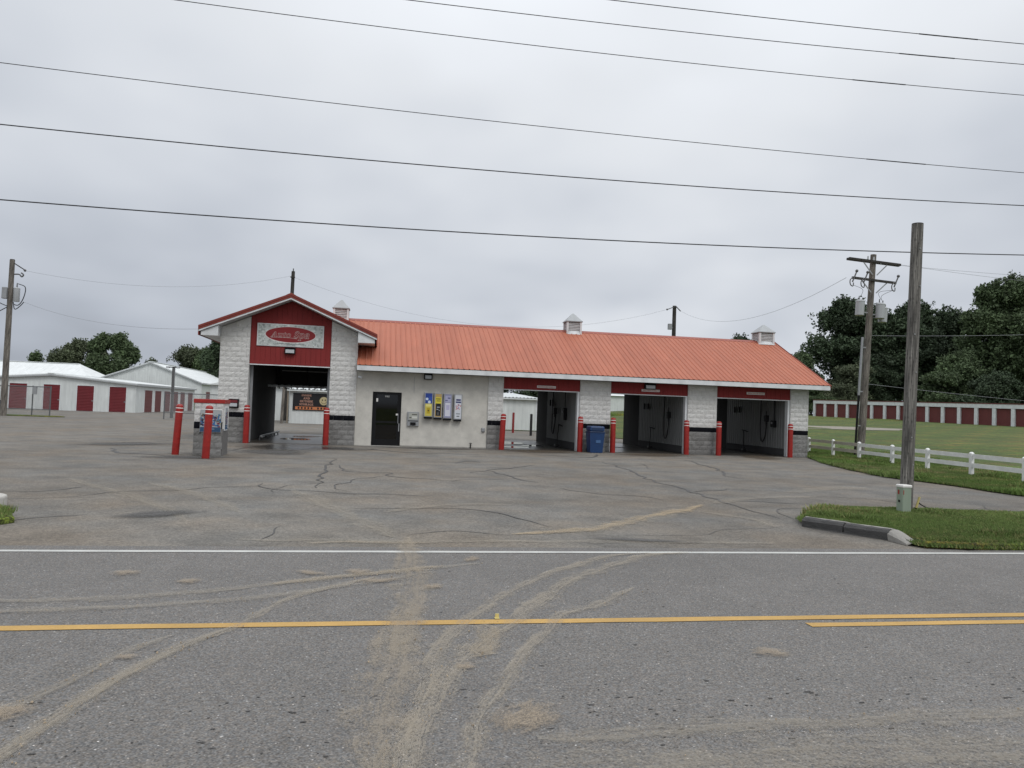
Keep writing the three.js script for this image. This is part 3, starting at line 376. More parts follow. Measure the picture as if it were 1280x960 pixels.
// cupolas: louvred body, flashing, four-sided metal roof
for (const [x, w] of [[-1.68, 0.62], [9.42, 0.66], [19.52, 0.74]]) {
  const c = thing('roof_cupola', x < 0 ? 'white louvred roof cupola half hidden behind the red gable' : x < 15 ? 'white louvred roof cupola midway along the long red ridge' : 'white louvred roof cupola at the end of the ridge over the last wash bay', 'cupola', [x, 5.4, -36.5], 'cupolas along the roof ridge');
  const h = w / 2, z0 = -36.5;
  add(c, 'body', box(x - h + 0.04, x + h - 0.04, 5.45, 6.08, z0 - h + 0.04, z0 + h - 0.04), mat.soffit);
  for (let k = 0; k < 5; k++) { const y = 5.68 + k * 0.075; add(c, 'louvre', bar([x - h + 0.02, y, z0 + h - 0.02], [x + h - 0.02, y, z0 + h - 0.02], 0.06, 0.03).translate(0, 0, 0), mat.whiteTrim); }
  for (let k = 0; k < 5; k++) { const y = 5.68 + k * 0.075; add(c, 'louvre', bar([x - h + 0.02, y, z0 - h + 0.05], [x - h + 0.02, y, z0 + h - 0.05], 0.06, 0.03), mat.whiteTrim); }
  for (const [sx, sz] of [[-1, -1], [-1, 1], [1, -1], [1, 1]]) add(c, 'corner_post', box(x + sx * h - 0.045, x + sx * h + 0.045, 5.4, 6.1, z0 + sz * h - 0.045, z0 + sz * h + 0.045), mat.whiteTrim);
  add(c, 'flashing', uvm(new THREE.CylinderGeometry(h * 1.3, h * 1.68, 0.2, 4, 1).rotateY(Math.PI / 4).translate(x, 5.55, z0)), mat.whiteTrim);
  const rf = add(c, 'roof', uvm(new THREE.CylinderGeometry(0.05, h * 1.72, 0.4, 4, 1).toNonIndexed().rotateY(Math.PI / 4).translate(x, 6.3, z0)), mat.can); rf.geometry.computeVertexNormals();
  add(c, 'eave_band', box(x - h - 0.08, x + h + 0.08, 6.06, 6.1, z0 - h - 0.08, z0 + h + 0.08), mat.galv);
}
// ------------------------------------------------------------------ canvas prints
function canvasTex(w, h, draw) { const c = document.createElement('canvas'); c.width = w; c.height = h; draw(c.getContext('2d'), w, h); const t = new THREE.CanvasTexture(c); t.colorSpace = THREE.SRGBColorSpace; t.magFilter = THREE.LinearFilter; t.anisotropy = 8; return t; }
function printed(p, name, x0, x1, y0, y1, z, draw, side = 0, px = 256, rough = 0.5) {   // a thin printed plate facing +z (or +x)
  const w = x1 - x0, h = y1 - y0, t = canvasTex(px, Math.round(px * h / w), draw);
  const g = new THREE.PlaneGeometry(w, h); if (side) g.rotateY(Math.PI / 2); g.translate(side ? z : (x0 + x1) / 2, (y0 + y1) / 2, side ? side : z);
  return add(p, name, g, new THREE.MeshStandardMaterial({ map: t, roughness: rough }));
}
const rs = rng(12);
{ // shop sign on the gable
  const s = thing('shop_sign', 'white sign board with a red oval reading Auto Spa on the red gable', 'sign', [-3.43, 3.9, ZF]);
  add(s, 'board', rbox(-4.74, -2.13, 3.9, 4.81, ZF - 0.06, ZF - 0.02, 0.012), mat.whiteTrim);
  printed(s, 'sign_face', -4.7, -2.17, 3.93, 4.78, ZF - 0.018, (c, w, h) => {
    c.fillStyle = '#b9bdbb'; c.fillRect(0, 0, w, h);
    for (let k = 0; k < 900; k++) { const g = 120 + rs() * 110; c.fillStyle = `rgba(${g},${g + 6},${g + 4},0.45)`; c.beginPath(); c.arc(rs() * w, rs() * h, 2 + rs() * 9, 0, 7); c.fill(); }
    c.fillStyle = '#d8d0cf'; c.beginPath(); c.ellipse(w * 0.5, h * 0.47, w * 0.395, h * 0.385, 0, 0, 7); c.fill();
    c.fillStyle = '#7f1018'; c.beginPath(); c.ellipse(w * 0.5, h * 0.46, w * 0.385, h * 0.365, 0, 0, 7); c.fill();
    c.font = `italic bold ${Math.round(h * 0.4)}px serif`; c.textAlign = 'center'; c.lineWidth = h * 0.018; c.strokeStyle = '#a2948f'; c.fillStyle = '#7c161c'; c.textBaseline = 'middle';
    c.save(); c.translate(w * 0.345, h * 0.48); c.scale(0.92, 0.9); c.fillText('Auto', 0, 0); c.strokeText('Auto', 0, 0); c.restore();
    c.save(); c.translate(w * 0.665, h * 0.455); c.scale(0.98, 1.12); c.fillText('Spa', 0, 0); c.strokeText('Spa', 0, 0); c.restore();
    c.strokeStyle = '#a99f9b'; c.beginPath(); c.moveTo(w * 0.2, h * 0.62); c.quadraticCurveTo(w * 0.4, h * 0.56, w * 0.6, h * 0.64); c.stroke();
    for (let k = 0; k < 26; k++) { c.fillStyle = 'rgba(90,96,96,0.75)'; c.fillRect(w * (0.27 + k * 0.017), h * (0.87 + (k % 3) * 0.008), w * 0.011, h * 0.045); }
  }, 0, 512);
}
function flood(x, y, z, w, label) { const f = thing('flood_light', label, 'lamp', [x, y, z]); add(f, 'housing', rbox(x - w / 2, x + w / 2, y - 0.12, y + 0.12, z, z + 0.14, 0.02), mat.darkMetal); add(f, 'lens', rbox(x - w / 2 + 0.04, x + w / 2 - 0.04, y - 0.085, y + 0.06, z + 0.135, z + 0.155, 0.008), mat.lens); add(f, 'visor', box(x - w / 2, x + w / 2, y + 0.115, y + 0.13, z, z + 0.2), mat.darkMetal); }
flood(-3.43, 3.73, ZF - 0.06, 0.42, 'black wall light fixed under the oval sign on the red gable');
flood(2.17, 2.93, wallZ, 0.34, 'black wall light above the vending machines on the beige wall');
flood(11.87, 2.91, ZF - 0.06, 0.5, 'black wall light on the red header of the middle wash bay');
[[6.82, 7.64, 2.66, 2.74, 'first'], [11.5, 12.33, 2.69, 2.77, 'middle'], [16.45, 17.32, 2.75, 2.84, 'last']].forEach(([a, b, y0, y1], i) => {
  const s = thing('bay_sign', ['small white lettered plate on the red header beside the beige office wall', 'small white lettered plate under the wall light on a red header', 'small white lettered plate on the red header of the bay next to the grass'][i], 'sign', [(a + b) / 2, y0, ZF - 0.05], 'plates on the bay headers');
  add(s, 'plate', box(a, b, y0, y1 + 0.02, ZF - 0.05, ZF - 0.03), mat.whiteTrim);
  printed(s, 'sign_face', a + 0.01, b - 0.01, y0 + 0.005, y1 + 0.015, ZF - 0.028, (c, w, h) => { c.fillStyle = '#cfc6c2'; c.fillRect(0, 0, w, h); for (let k = 0; k < 13; k++) { c.fillStyle = 'rgba(150,60,60,0.8)'; c.fillRect(w * (0.06 + k * 0.07), h * 0.28, w * (0.028 + 0.02 * rs()), h * 0.45); } });
});
// vending machines and change machine
const VEND = [[2.03, 2.4, 1.24, 2.28, 'wall vending machine with blue and yellow product print', (c, w, h) => { c.fillStyle = '#22408f'; c.fillRect(0, 0, w, h * 0.45); c.fillStyle = '#c9d6e6'; c.beginPath(); c.arc(w * 0.25, h * 0.25, w * 0.2, 0, 7); c.arc(w * 0.6, h * 0.38, w * 0.22, 0, 7); c.fill(); c.fillStyle = '#2a4da6'; c.fillRect(w * 0.5, h * 0.14, w * 0.5, h * 0.16); c.fillStyle = '#c9ba57'; c.fillRect(0, h * 0.45, w, h * 0.55); c.fillStyle = '#e0d684'; c.fillRect(w * 0.1, h * 0.48, w * 0.8, h * 0.1); c.fillStyle = '#b39a1d'; c.fillRect(w * 0.25, h * 0.64, w * 0.5, h * 0.25); c.fillStyle = '#4a3c14'; c.beginPath(); c.arc(w * 0.5, h * 0.76, w * 0.11, 0, 7); c.fill(); }],
  [2.44, 2.79, 1.22, 2.27, 'wall vending machine with yellow and black product print', (c, w, h) => { c.fillStyle = '#b79a63'; c.fillRect(0, 0, w, h); c.fillStyle = '#d3c43c'; c.fillRect(0, h * 0.14, w, h * 0.3); c.fillStyle = '#514d2a'; c.fillRect(w * 0.1, h * 0.2, w * 0.75, h * 0.04); c.fillRect(w * 0.2, h * 0.29, w * 0.7, h * 0.03); c.fillStyle = '#15171c'; c.fillRect(w * 0.12, h * 0.42, w * 0.8, h * 0.54); c.fillStyle = '#aab0ba'; c.fillRect(w * 0.3, h * 0.56, w * 0.45, h * 0.04); c.fillRect(w * 0.25, h * 0.66, w * 0.3, h * 0.03); c.fillRect(w * 0.6, h * 0.7, w * 0.2, h * 0.03); c.fillStyle = '#555'; c.fillRect(w * 0.35, h * 0.8, w * 0.3, h * 0.12); }],
  [2.83, 3.2, 1.2, 2.26, 'wall vending machine with pale lilac and white product print', (c, w, h) => { c.fillStyle = '#8f90ae'; c.fillRect(0, 0, w, h); c.fillStyle = '#a9aac4'; c.fillRect(w * 0.1, h * 0.06, w * 0.8, h * 0.26); c.fillStyle = '#4a4c78'; c.fillRect(w * 0.45, h * 0.13, w * 0.4, h * 0.05); c.fillRect(w * 0.1, h * 0.24, w * 0.35, h * 0.04); c.fillStyle = '#cfd0da'; c.fillRect(w * 0.1, h * 0.36, w * 0.78, h * 0.58); c.fillStyle = '#b3b0cc'; c.fillRect(w * 0.25, h * 0.45, w * 0.5, h * 0.22); }],
  [3.27, 3.62, 1.17, 2.25, 'wall vending machine with white, navy and orange product print', (c, w, h) => { c.fillStyle = '#cdd0d6'; c.fillRect(0, 0, w, h); c.fillStyle = '#272b63'; c.fillRect(w * 0.15, h * 0.17, w * 0.75, h * 0.07); c.fillRect(w * 0.1, h * 0.27, w * 0.85, h * 0.06); for (let k = 0; k < 26; k++) { c.fillStyle = ['#a8324a', '#c76a2e', '#6a5aa5', '#d8c6cf'][k % 4]; c.fillRect(w * (0.08 + rs() * 0.75), h * (0.38 + rs() * 0.24), w * 0.14, h * 0.03); } c.fillStyle = '#4c5358'; c.fillRect(w * 0.2, h * 0.78, w * 0.65, h * 0.03); c.fillRect(w * 0.3, h * 0.88, w * 0.45, h * 0.04); }]];
for (const [x0, x1, y0, y1, label, draw] of VEND) {
  const v = thing('vending_machine', label + ' on the beige wall', 'vending machine', [(x0 + x1) / 2, y0, wallZ]);
  add(v, 'case', rbox(x0, x1, y0, y1, wallZ, wallZ + 0.17, 0.015), mat.steel); printed(v, 'front_print', x0 + 0.05, x1 - 0.04, y0 + 0.06, y1 - 0.04, wallZ + 0.173, draw, 0, 128, 0.35);
  add(v, 'tray', rbox(x0 + 0.02, x1 - 0.02, y0 - 0.05, y0 + 0.03, wallZ + 0.02, wallZ + 0.2, 0.01), mat.darkMetal); add(v, 'coin_slot', box(x0 + 0.012, x0 + 0.04, y0 + 0.35, y0 + 0.5, wallZ + 0.17, wallZ + 0.182), mat.brass);
}
{ const t = thing('change_machine', 'brushed metal change machine set in the beige wall beside the door', 'machine', [1.6, 0.86, wallZ]); add(t, 'case', rbox(1.37, 1.85, 0.86, 1.45, wallZ, wallZ + 0.09, 0.015), mat.galv); printed(t, 'front_print', 1.43, 1.79, 1.13, 1.4, wallZ + 0.092, (c, w, h) => { c.fillStyle = '#a9aaa2'; c.fillRect(0, 0, w, h); c.fillStyle = '#55564f'; c.fillRect(w * 0.35, h * 0.15, w * 0.6, h * 0.16); c.fillRect(w * 0.06, h * 0.62, w * 0.25, h * 0.18); c.fillStyle = '#c9cac2'; c.fillRect(w * 0.36, h * 0.5, w * 0.6, h * 0.3); }); add(t, 'coin_tray', rbox(1.5, 1.72, 0.9, 1.02, wallZ + 0.08, wallZ + 0.14, 0.01), mat.darkMetal); add(t, 'bezel', box(1.4, 1.82, 1.06, 1.09, wallZ + 0.085, wallZ + 0.1), mat.darkMetal); }
{ const t = thing('outlet_box', 'small grey outlet box low on the beige wall beside the first bay pillar', 'outlet box', [4.56, 0.7, wallZ]); add(t, 'cover', rbox(4.49, 4.63, 0.7, 0.88, wallZ, wallZ + 0.06, 0.012), mat.galv); add(t, 'lid', rbox(4.5, 4.62, 0.72, 0.86, wallZ + 0.055, wallZ + 0.075, 0.01), mat.steel); }
{ const t = thing('hose_tap', 'small dark tap at the foot of the beige wall', 'tap', [4.05, 0.0, wallZ]); add(t, 'pipe', rod([4.05, 0.0, wallZ + 0.03], [4.05, 0.2, wallZ + 0.03], 0.02), mat.darkMetal); add(t, 'spout', rod([4.05, 0.17, wallZ + 0.03], [4.05, 0.13, wallZ + 0.13], 0.018), mat.darkMetal); add(t, 'tap_handle', rod([4.0, 0.22, wallZ + 0.03], [4.1, 0.22, wallZ + 0.03], 0.012), mat.darkMetal); }
{ const t = thing('security_camera', 'small white security camera under the eave beside the gable pillar', 'camera', [-0.62, 2.8, wallZ]); add(t, 'bracket', rod([-0.62, 2.84, wallZ], [-0.62, 2.84, wallZ + 0.1], 0.02), mat.whiteTrim); add(t, 'housing', rod([-0.66, 2.8, wallZ + 0.08], [-0.56, 2.78, wallZ + 0.22], 0.05), mat.whiteTrim); }
{ const t = thing('house_number', 'white house number 1762 at the top of the dark glass door', 'number', [0.52, 2.0, wallZ - 0.055]); const m = printed(t, 'digits', 0.4, 0.64, 2.0, 2.1, wallZ - 0.052, (c, w, h) => { c.fillStyle = '#08080a'; c.fillRect(0, 0, w, h); c.fillStyle = '#c9cbc9'; c.font = `bold ${Math.round(h * 0.85)}px sans-serif`; c.textAlign = 'center'; c.textBaseline = 'middle'; c.fillText('1762', w / 2, h / 2); }); m.userData = {}; add(t, 'backing', box(0.4, 0.64, 2.0, 2.1, wallZ - 0.0595, wallZ - 0.0535), mat.darkMetal); }
{ const t = thing('pay_box', 'black pay box with red top on the white pillar beside the gable bay', 'pay box', [-5.49, 1.36, ZF]); add(t, 'case', rbox(-5.68, -5.3, 1.36, 1.72, ZF - 0.02, ZF + 0.16, 0.02), mat.darkMetal); add(t, 'display', box(-5.63, -5.35, 1.42, 1.55, ZF + 0.16, ZF + 0.165), mat.lens); add(t, 'red_strip', box(-5.64, -5.34, 1.57, 1.68, ZF + 0.16, ZF + 0.168), mat.doorRed); }
// ------------------------------------------------------------------ equipment in the bays
{ const t = thing('spray_arm', 'white horizontal spray arm hanging under the dark gable bay ceiling', 'spray arm', [-3.4, 2.37, -36]);
  const pts = []; for (let i = 0; i <= 30; i++) pts.push([-4.74 + 2.72 * i / 30, 2.38 + 0.012 * Math.sin(i * 2.1), -36 + 0.02 * Math.sin(i * 3.3)]);
  add(t, 'arm', tube(pts, 0.055, 90, 8), mat.whiteTrim); for (let i = 0; i < 10; i++) add(t, 'nozzle', rod([-4.5 + i * 0.26, 2.36, -36], [-4.5 + i * 0.26, 2.26, -35.97], 0.02, 0.028), mat.galv);
  add(t, 'hanger', rod([-3.05, 2.38, -36], [-3.05, 4.2, -36], 0.025), mat.darkMetal); add(t, 'hanger', rod([-4.3, 2.38, -36], [-4.3, 4.2, -36], 0.025), mat.darkMetal); add(t, 'track', box(-4.15, -1.85, 3.06, 3.1, -36.02, -35.98), mat.galv); }
{ const rail = (x, label) => { const t = thing('tyre_guide', label, 'guide rail', [x, 0.01, -37]); add(t, 'rail', tube([[x + 0.3, 0.16, -33.0], [x, 0.16, -34.2], [x, 0.16, -38], [x, 0.16, -40.6]], 0.045, 30, 8), mat.can); for (let k = 0; k < 6; k++) add(t, 'foot', rod([x, 0.012, -34 - k * 1.25], [x, 0.15, -34 - k * 1.25], 0.03), mat.can); }; rail(-4.72, 'pale steel tyre guide rail along the dark left wall of the gable bay'); rail(-2.1, 'pale steel tyre guide rail beside the pillar next to the beige office'); }
BAYS.forEach(([a, b], i) => {
  const x = b - 0.03, where = ['first bay next to the beige office', 'middle wash bay', 'last bay next to the grass'][i];
  { const t = thing('wash_hose', `black hose looped on the wall of the ${where}`, 'hose', [x, 0.4, -34.5], 'hoses in the wash bays');
    const z = i === 0 ? -36.7 : -34.6;
    add(t, 'hose', tube([[x - 0.05, 3.0, z], [x - 0.07, 2.2, z + 0.02], [x - 0.09, 1.2, z + 0.03], [x - 0.1, 0.66, z + 0.14], [x - 0.1, 0.6, z + 0.3], [x - 0.1, 0.8, z + 0.5], [x - 0.08, 1.3, z + 0.58], [x - 0.06, 1.72, z + 0.62]], 0.028, 60, 8), mat.rubber);
    add(t, 'wand_holder', rbox(x - 0.2, x - 0.0, 1.55, 1.85, z + 0.54, z + 0.7, 0.02), mat.rubber); add(t, 'wand', rod([x - 0.12, 1.4, z + 0.62], [x - 0.12, 2.05, z + 0.66], 0.022), mat.rubber); add(t, 'ceiling_clip', box(x - 0.09, x + 0.0, 2.95, 3.06, z - 0.05, z + 0.05), mat.galv); }
  { const t = thing('foam_brush', `black foam brush in a wall holder in the ${where}`, 'brush', [x, 0.3, -35.6], 'foam brushes in the wash bays'); const z = i === 0 ? -35.2 : -36.3;
    add(t, 'holder', tube([[x - 0.0, 1.05, z - 0.1], [x - 0.14, 1.08, z - 0.05], [x - 0.16, 1.08, z + 0.15], [x - 0.14, 1.05, z + 0.3], [x + 0.0, 1.0, z + 0.34]], 0.024, 30, 8), mat.rubber); add(t, 'handle', rod([x - 0.14, 1.08, z + 0.12], [x - 0.3, 0.14, z + 0.5], 0.022), mat.rubber); add(t, 'brush_head', rbox(x - 0.4, x - 0.22, 0.04, 0.16, z + 0.4, z + 0.62, 0.03), mat.rubber); }
  { const t = thing('mat_clips', `two black mat clips on the wall of the ${where}`, 'clips', [x, 2.0, -37.2], 'mat clips in the wash bays'); for (const z of [-37.4, -36.9]) add(t, 'clip', rbox(x - 0.09, x - 0.0, 1.95, 2.25, z - 0.05, z + 0.05, 0.02), mat.rubber); }
  if (i === 0) { const t = thing('selector_box', 'black wash selector box on the wall of the first bay next to the beige office', 'control box', [x, 1.2, -34.3]); add(t, 'case', rbox(x - 0.16, x - 0.0, 1.3, 1.85, -34.55, -34.15, 0.02), mat.darkMetal); add(t, 'dial', uvm(new THREE.CylinderGeometry(0.06, 0.06, 0.03, 16).rotateZ(Math.PI / 2).translate(x - 0.175, 1.68, -34.35)), mat.galv); add(t, 'conduit', rod([x - 0.04, 1.85, -34.35], [x - 0.04, 3.06, -34.35], 0.02), mat.rubber); }
  if (i === 2) { const t = thing('selector_box', 'dark wash selector box just inside the bay next to the grass', 'control box', [x, 1.2, -33.2]); add(t, 'case', rbox(x - 0.16, x - 0.0, 1.3, 1.62, -33.5, -33.2, 0.02), mat.darkMetal); add(t, 'dial', uvm(new THREE.CylinderGeometry(0.05, 0.05, 0.03, 16).rotateZ(Math.PI / 2).translate(x - 0.175, 1.5, -33.35)), mat.galv); add(t, 'conduit', rod([x - 0.04, 1.62, -33.35], [x - 0.04, 3.06, -33.35], 0.03), mat.rubber); }
});
// ------------------------------------------------------------------ kiosk, bollards, bin
{
  const t = thing('vacuum_kiosk', 'short white and grey block kiosk with red cap and colourful poster', 'kiosk', [-4.83, 0, -24.6]);
  const z = -24.12, core = add(t, 'core', box(-5.24, -4.42, 0, 1.56, -25.0, z - 0.035), mat.mortarWhite);
  add(core, 'footing', box(-5.243, -4.417, 0.001, 0.8, -25.003, z - 0.033), mat.mortarGrey);
  blocks(core, -5.24, -4.42, () => 9, z, (y) => (y > 1.55 ? null : y < 0.8 ? mat.blockGrey : y < 1.0 ? mat.blockBlack : mat.blockWhite));
  add(t, 'cap', rbox(-5.27, -4.39, 1.56, 1.68, -25.03, z + 0.03, 0.012), mat.bollard);
  add(t, 'poster_panel', box(-5.06, -4.46, 0.7, 1.36, z + 0.03, z + 0.05), mat.galv);
  const art = (c, w, h) => { c.fillStyle = '#a3a8aa'; c.fillRect(0, 0, w, h); const cols = ['#2a4f7e', '#1b2436', '#6c2030', '#3c6898', '#8d8a72', '#20242c', '#4c6f8a', '#7a4a5a']; for (let k = 0; k < 120; k++) { c.fillStyle = cols[Math.floor(rs() * 8)]; c.beginPath(); c.ellipse(rs() * w, h * (0.2 + rs() * 0.55), w * (0.02 + rs() * 0.06), h * (0.015 + rs() * 0.05), rs() * 3, 0, 7); c.fill(); } c.fillStyle = '#2c4c6c'; c.fillRect(0, h * 0.78, w, h * 0.22); c.fillStyle = '#6d8294'; c.fillRect(w * 0.2, h * 0.84, w * 0.5, h * 0.05); };
  printed(t, 'poster', -5.05, -4.47, 0.71, 1.35, z + 0.052, art);
  add(t, 'side_panel', box(-4.42, -4.395, 0.75, 1.45, -24.75, -24.3), mat.whiteTrim); printed(t, 'poster', 0, 0.42, 0.78, 1.43, -4.393, art, -24.52);
}
const bolGeo = lathe([[0.001, 0], [0.115, 0], [0.115, 1.43], [0.1, 1.475], [0.06, 1.5], [0.001, 1.51]], 20), ringGeo = lathe([[0.1175, 0], [0.1175, 0.022], [0.1, 0.022], [0.1, 0]], 20);
function bollard(x, z, lean, leanZ, s, label) { const t = thing('bollard', label, 'bollard', [x, -0.004, z], 'red bollards at the car wash', true); t.rotation.set(leanZ, 0, lean); t.scale.setScalar(1); const b = mesh('post_sleeve', bolGeo, mat.bollard); b.scale.set(s, 1, s); t.add(b); for (const y of [1.26, 1.38]) { const r = mesh('reflective_band', ringGeo, mat.bandWhite); r.position.y = y; r.scale.set(s, 1, s); t.add(r); } }
bollard(-5.77, -24.33, -0.045, 0, 0.9, 'red bollard leaning at the outer corner of the block kiosk'); bollard(-4.64, -23.0, -0.03, 0, 0.92, 'red bollard standing right in front of the kiosk poster');
[[-4.93, 'red bollard beside the pillar with the pay box'], [-1.86, 'red bollard beside the gable pillar next to the beige office wall'], [5.3, 'red bollard between the beige office wall and the first open bay'], [8.68, 'red bollard at the pillar with the blue bin, on the office side'], [10.13, 'red bollard at the pillar with the blue bin, on the middle bay side'], [13.48, 'red bollard on the inner side of the pillar after the middle bay'], [14.98, 'red bollard where the last wash bay begins'], [18.4, 'red bollard at the end pillar next to the grass']].forEach(([x, l], i) => bollard(x, -31.72, [0, 0.004, -0.03, 0.002, 0.004, 0.01, 0, 0][i], 0, 1, l));
{ // bollards behind the building
  const mk = (x, z, h, m, l) => { const t = thing('bollard', l, 'bollard', [x, -0.004, z]); add(t, 'post', lathe([[0.001, 0], [0.085, 0], [0.085, h - 0.03], [0.05, h], [0.001, h]], 14).translate(x, -0.004, z), m); add(t, 'cap', lathe([[0.001, 0], [0.09, 0], [0.07, 0.04], [0.001, 0.05]], 14).translate(x, h - 0.02, z), m); };
  mk(10.0, -55, 1.45, mat.bollardDull, 'dull red bollard behind the building, against the white storage wall'); mk(10.3, -50, 1.42, mat.bollardBlack, 'black bollard behind the building, seen through the first bay'); mk(13.05, -44.2, 1.4, mat.bollardDull, 'dull red bollard behind the middle bay');
}
{
  const t = thing('wheelie_bin', 'blue plastic bin with domed lid between two red bollards', 'bin', [9.25, 0, -31.3]);
  const b = new THREE.CylinderGeometry(0.46, 0.37, 0.86, 4, 4).rotateY(Math.PI / 4).translate(9.25, 0.44, -31.4); add(t, 'body', uvm(b.toNonIndexed()), mat.binBlue).geometry.computeVertexNormals();
  add(t, 'rim', rbox(8.91, 9.59, 0.84, 0.9, -31.74, -31.06, 0.02), mat.binDark); add(t, 'lid', rbox(8.93, 9.57, 0.9, 1.12, -31.72, -31.08, 0.06), mat.binBlue); add(t, 'flap', rbox(9.02, 9.48, 0.93, 1.06, -31.085, -31.065, 0.008), mat.binDark);
  add(t, 'emblem', box(9.2, 9.4, 0.42, 0.54, -31.115, -31.09), M(0.05, 0.12, 0.26)); for (const z of [-31.7]) add(t, 'wheel', rod([8.98, 0.09, z], [9.06, 0.09, z], 0.09, 0.09, 14), mat.rubber);
}
// ------------------------------------------------------------------ kerbs and roadside island
function island(name, pts, y, seed) { // raised turf bed from an outline [x, z]
  const s = new THREE.Shape(pts.map((p) => new THREE.Vector2(p[0], -p[1]))); const g = new THREE.ExtrudeGeometry(s, { depth: y, bevelEnabled: true, bevelSize: 0.06, bevelThickness: 0.03, bevelSegments: 2, steps: 1 }).rotateX(-Math.PI / 2); const q = uvm(g); const col = []; for (let i = 0; i < q.attributes.position.count; i++) { const c = grassCol(q.attributes.position.getX(i), q.attributes.position.getZ(i)); col.push(...c); } q.setAttribute('color', new THREE.Float32BufferAttribute(col, 3)); return struct(name, q, mat.grass);
}
const ISL = [[7.2, -11.8], [7.08, -11.45], [7.36, -10.75], [7.68, -10.1], [7.6, -9.5], [8.2, -9.36], [13, -9.34], [19.2, -9.36], [18.4, -11.2], [16, -12.3], [12.1, -12.6], [9.8, -13.05], [8.8, -13.1], [7.9, -12.6]];
island('grass_island', ISL, 0.07, 3);
const ISL2 = [[-4.6, -11.0], [-4.85, -11.5], [-5.2, -11.8], [-6.2, -11.75], [-40, -11.9], [-40, -9.5], [-6.5, -9.6], [-5.2, -10.3], [-4.75, -10.7]];
{
  const t = thing('kerb_stone', 'black scuffed concrete kerb at the corner of the grass island', 'kerb', [7.2, 0, -11.1]);
  const FACE = [[0.13, 0], [0.13, 0.1], [0.1, 0.138], [0.05, 0.157]], TOP = [[0.05, 0.157], [0.0, 0.16], [-0.06, 0.15], [-0.1, 0.1], [-0.1, 0]];
  const seg = (p, q, name, m, taper, pr) => { const a = new THREE.Vector3(p[0], 0, p[1]), d = new THREE.Vector3(q[0] - p[0], 0, q[1] - p[1]), L = d.length(), n = Math.ceil(L / 0.1), P = [], idx = [], K = pr.length; d.normalize(); const nx = -d.z, nz = d.x; for (let i = 0; i <= n; i++) { const t = i / n, h = taper ? 1 - 0.8 * Math.pow(t, 1.4) : 1; pr.forEach(([u, v], k) => { const w = (vnoise(i * 0.9, k * 3, 55) - 0.5) * 0.02; P.push(a.x + d.x * L * t + nx * (u + w), v * h + (v > 0 ? (vnoise(i * 0.7, k * 5, 57) - 0.5) * 0.014 : 0), a.z + d.z * L * t + nz * (u + w)); }); } for (let i = 0; i < n; i++) for (let k = 0; k < K - 1; k++) { const A = i * K + k, B = A + 1, Cc = A + K, D = Cc + 1; idx.push(A, B, Cc, B, D, Cc); } for (const e of [0, n]) for (let k = 1; k < K - 1; k++) idx.push(e * K, e * K + k, e * K + k + 1); const g = new THREE.BufferGeometry(); g.setAttribute('position', new THREE.Float32BufferAttribute(P, 3)); g.setIndex(idx); const q2 = g.toNonIndexed(); q2.computeVertexNormals(); m = m.clone(); m.side = THREE.DoubleSide; return add(t, name, uvm(q2), m); };
  for (const [pr, n, m] of [[FACE, 'scuffed_face', mat.scuffed], [TOP, 'worn_top', mat.concrete]]) { seg([6.9, -11.35], [7.2, -10.72], n, m, false, pr); seg([7.205, -10.71], [7.52, -10.1], n, m, false, pr); seg([7.525, -10.08], [7.5, -9.6], n === 'worn_top' ? n : 'end_face', mat.concrete, true, pr); }
}
{
  const t = thing('kerb_nose', 'pale rounded concrete kerb end by the grass patch at the driveway', 'kerb', [-5.6, 0, -12.2]);
  const s = new THREE.Shape(); s.moveTo(-9, 0.42); s.lineTo(-0.35, 0.42); s.absarc(-0.35, 0, 0.42, Math.PI / 2, -Math.PI / 2, true); s.lineTo(-9, -0.42); const g = uvm(new THREE.ExtrudeGeometry(s, { depth: 0.13, bevelEnabled: true, bevelSize: 0.03, bevelThickness: 0.03, bevelSegments: 2, curveSegments: 12 }).rotateX(-Math.PI / 2)); g.rotateY(-0.45); g.translate(-5.5, -0.02, -12.5); add(t, 'stone', g, mat.concretePale);
}
island('grass_island', ISL2, 0.06, 5);
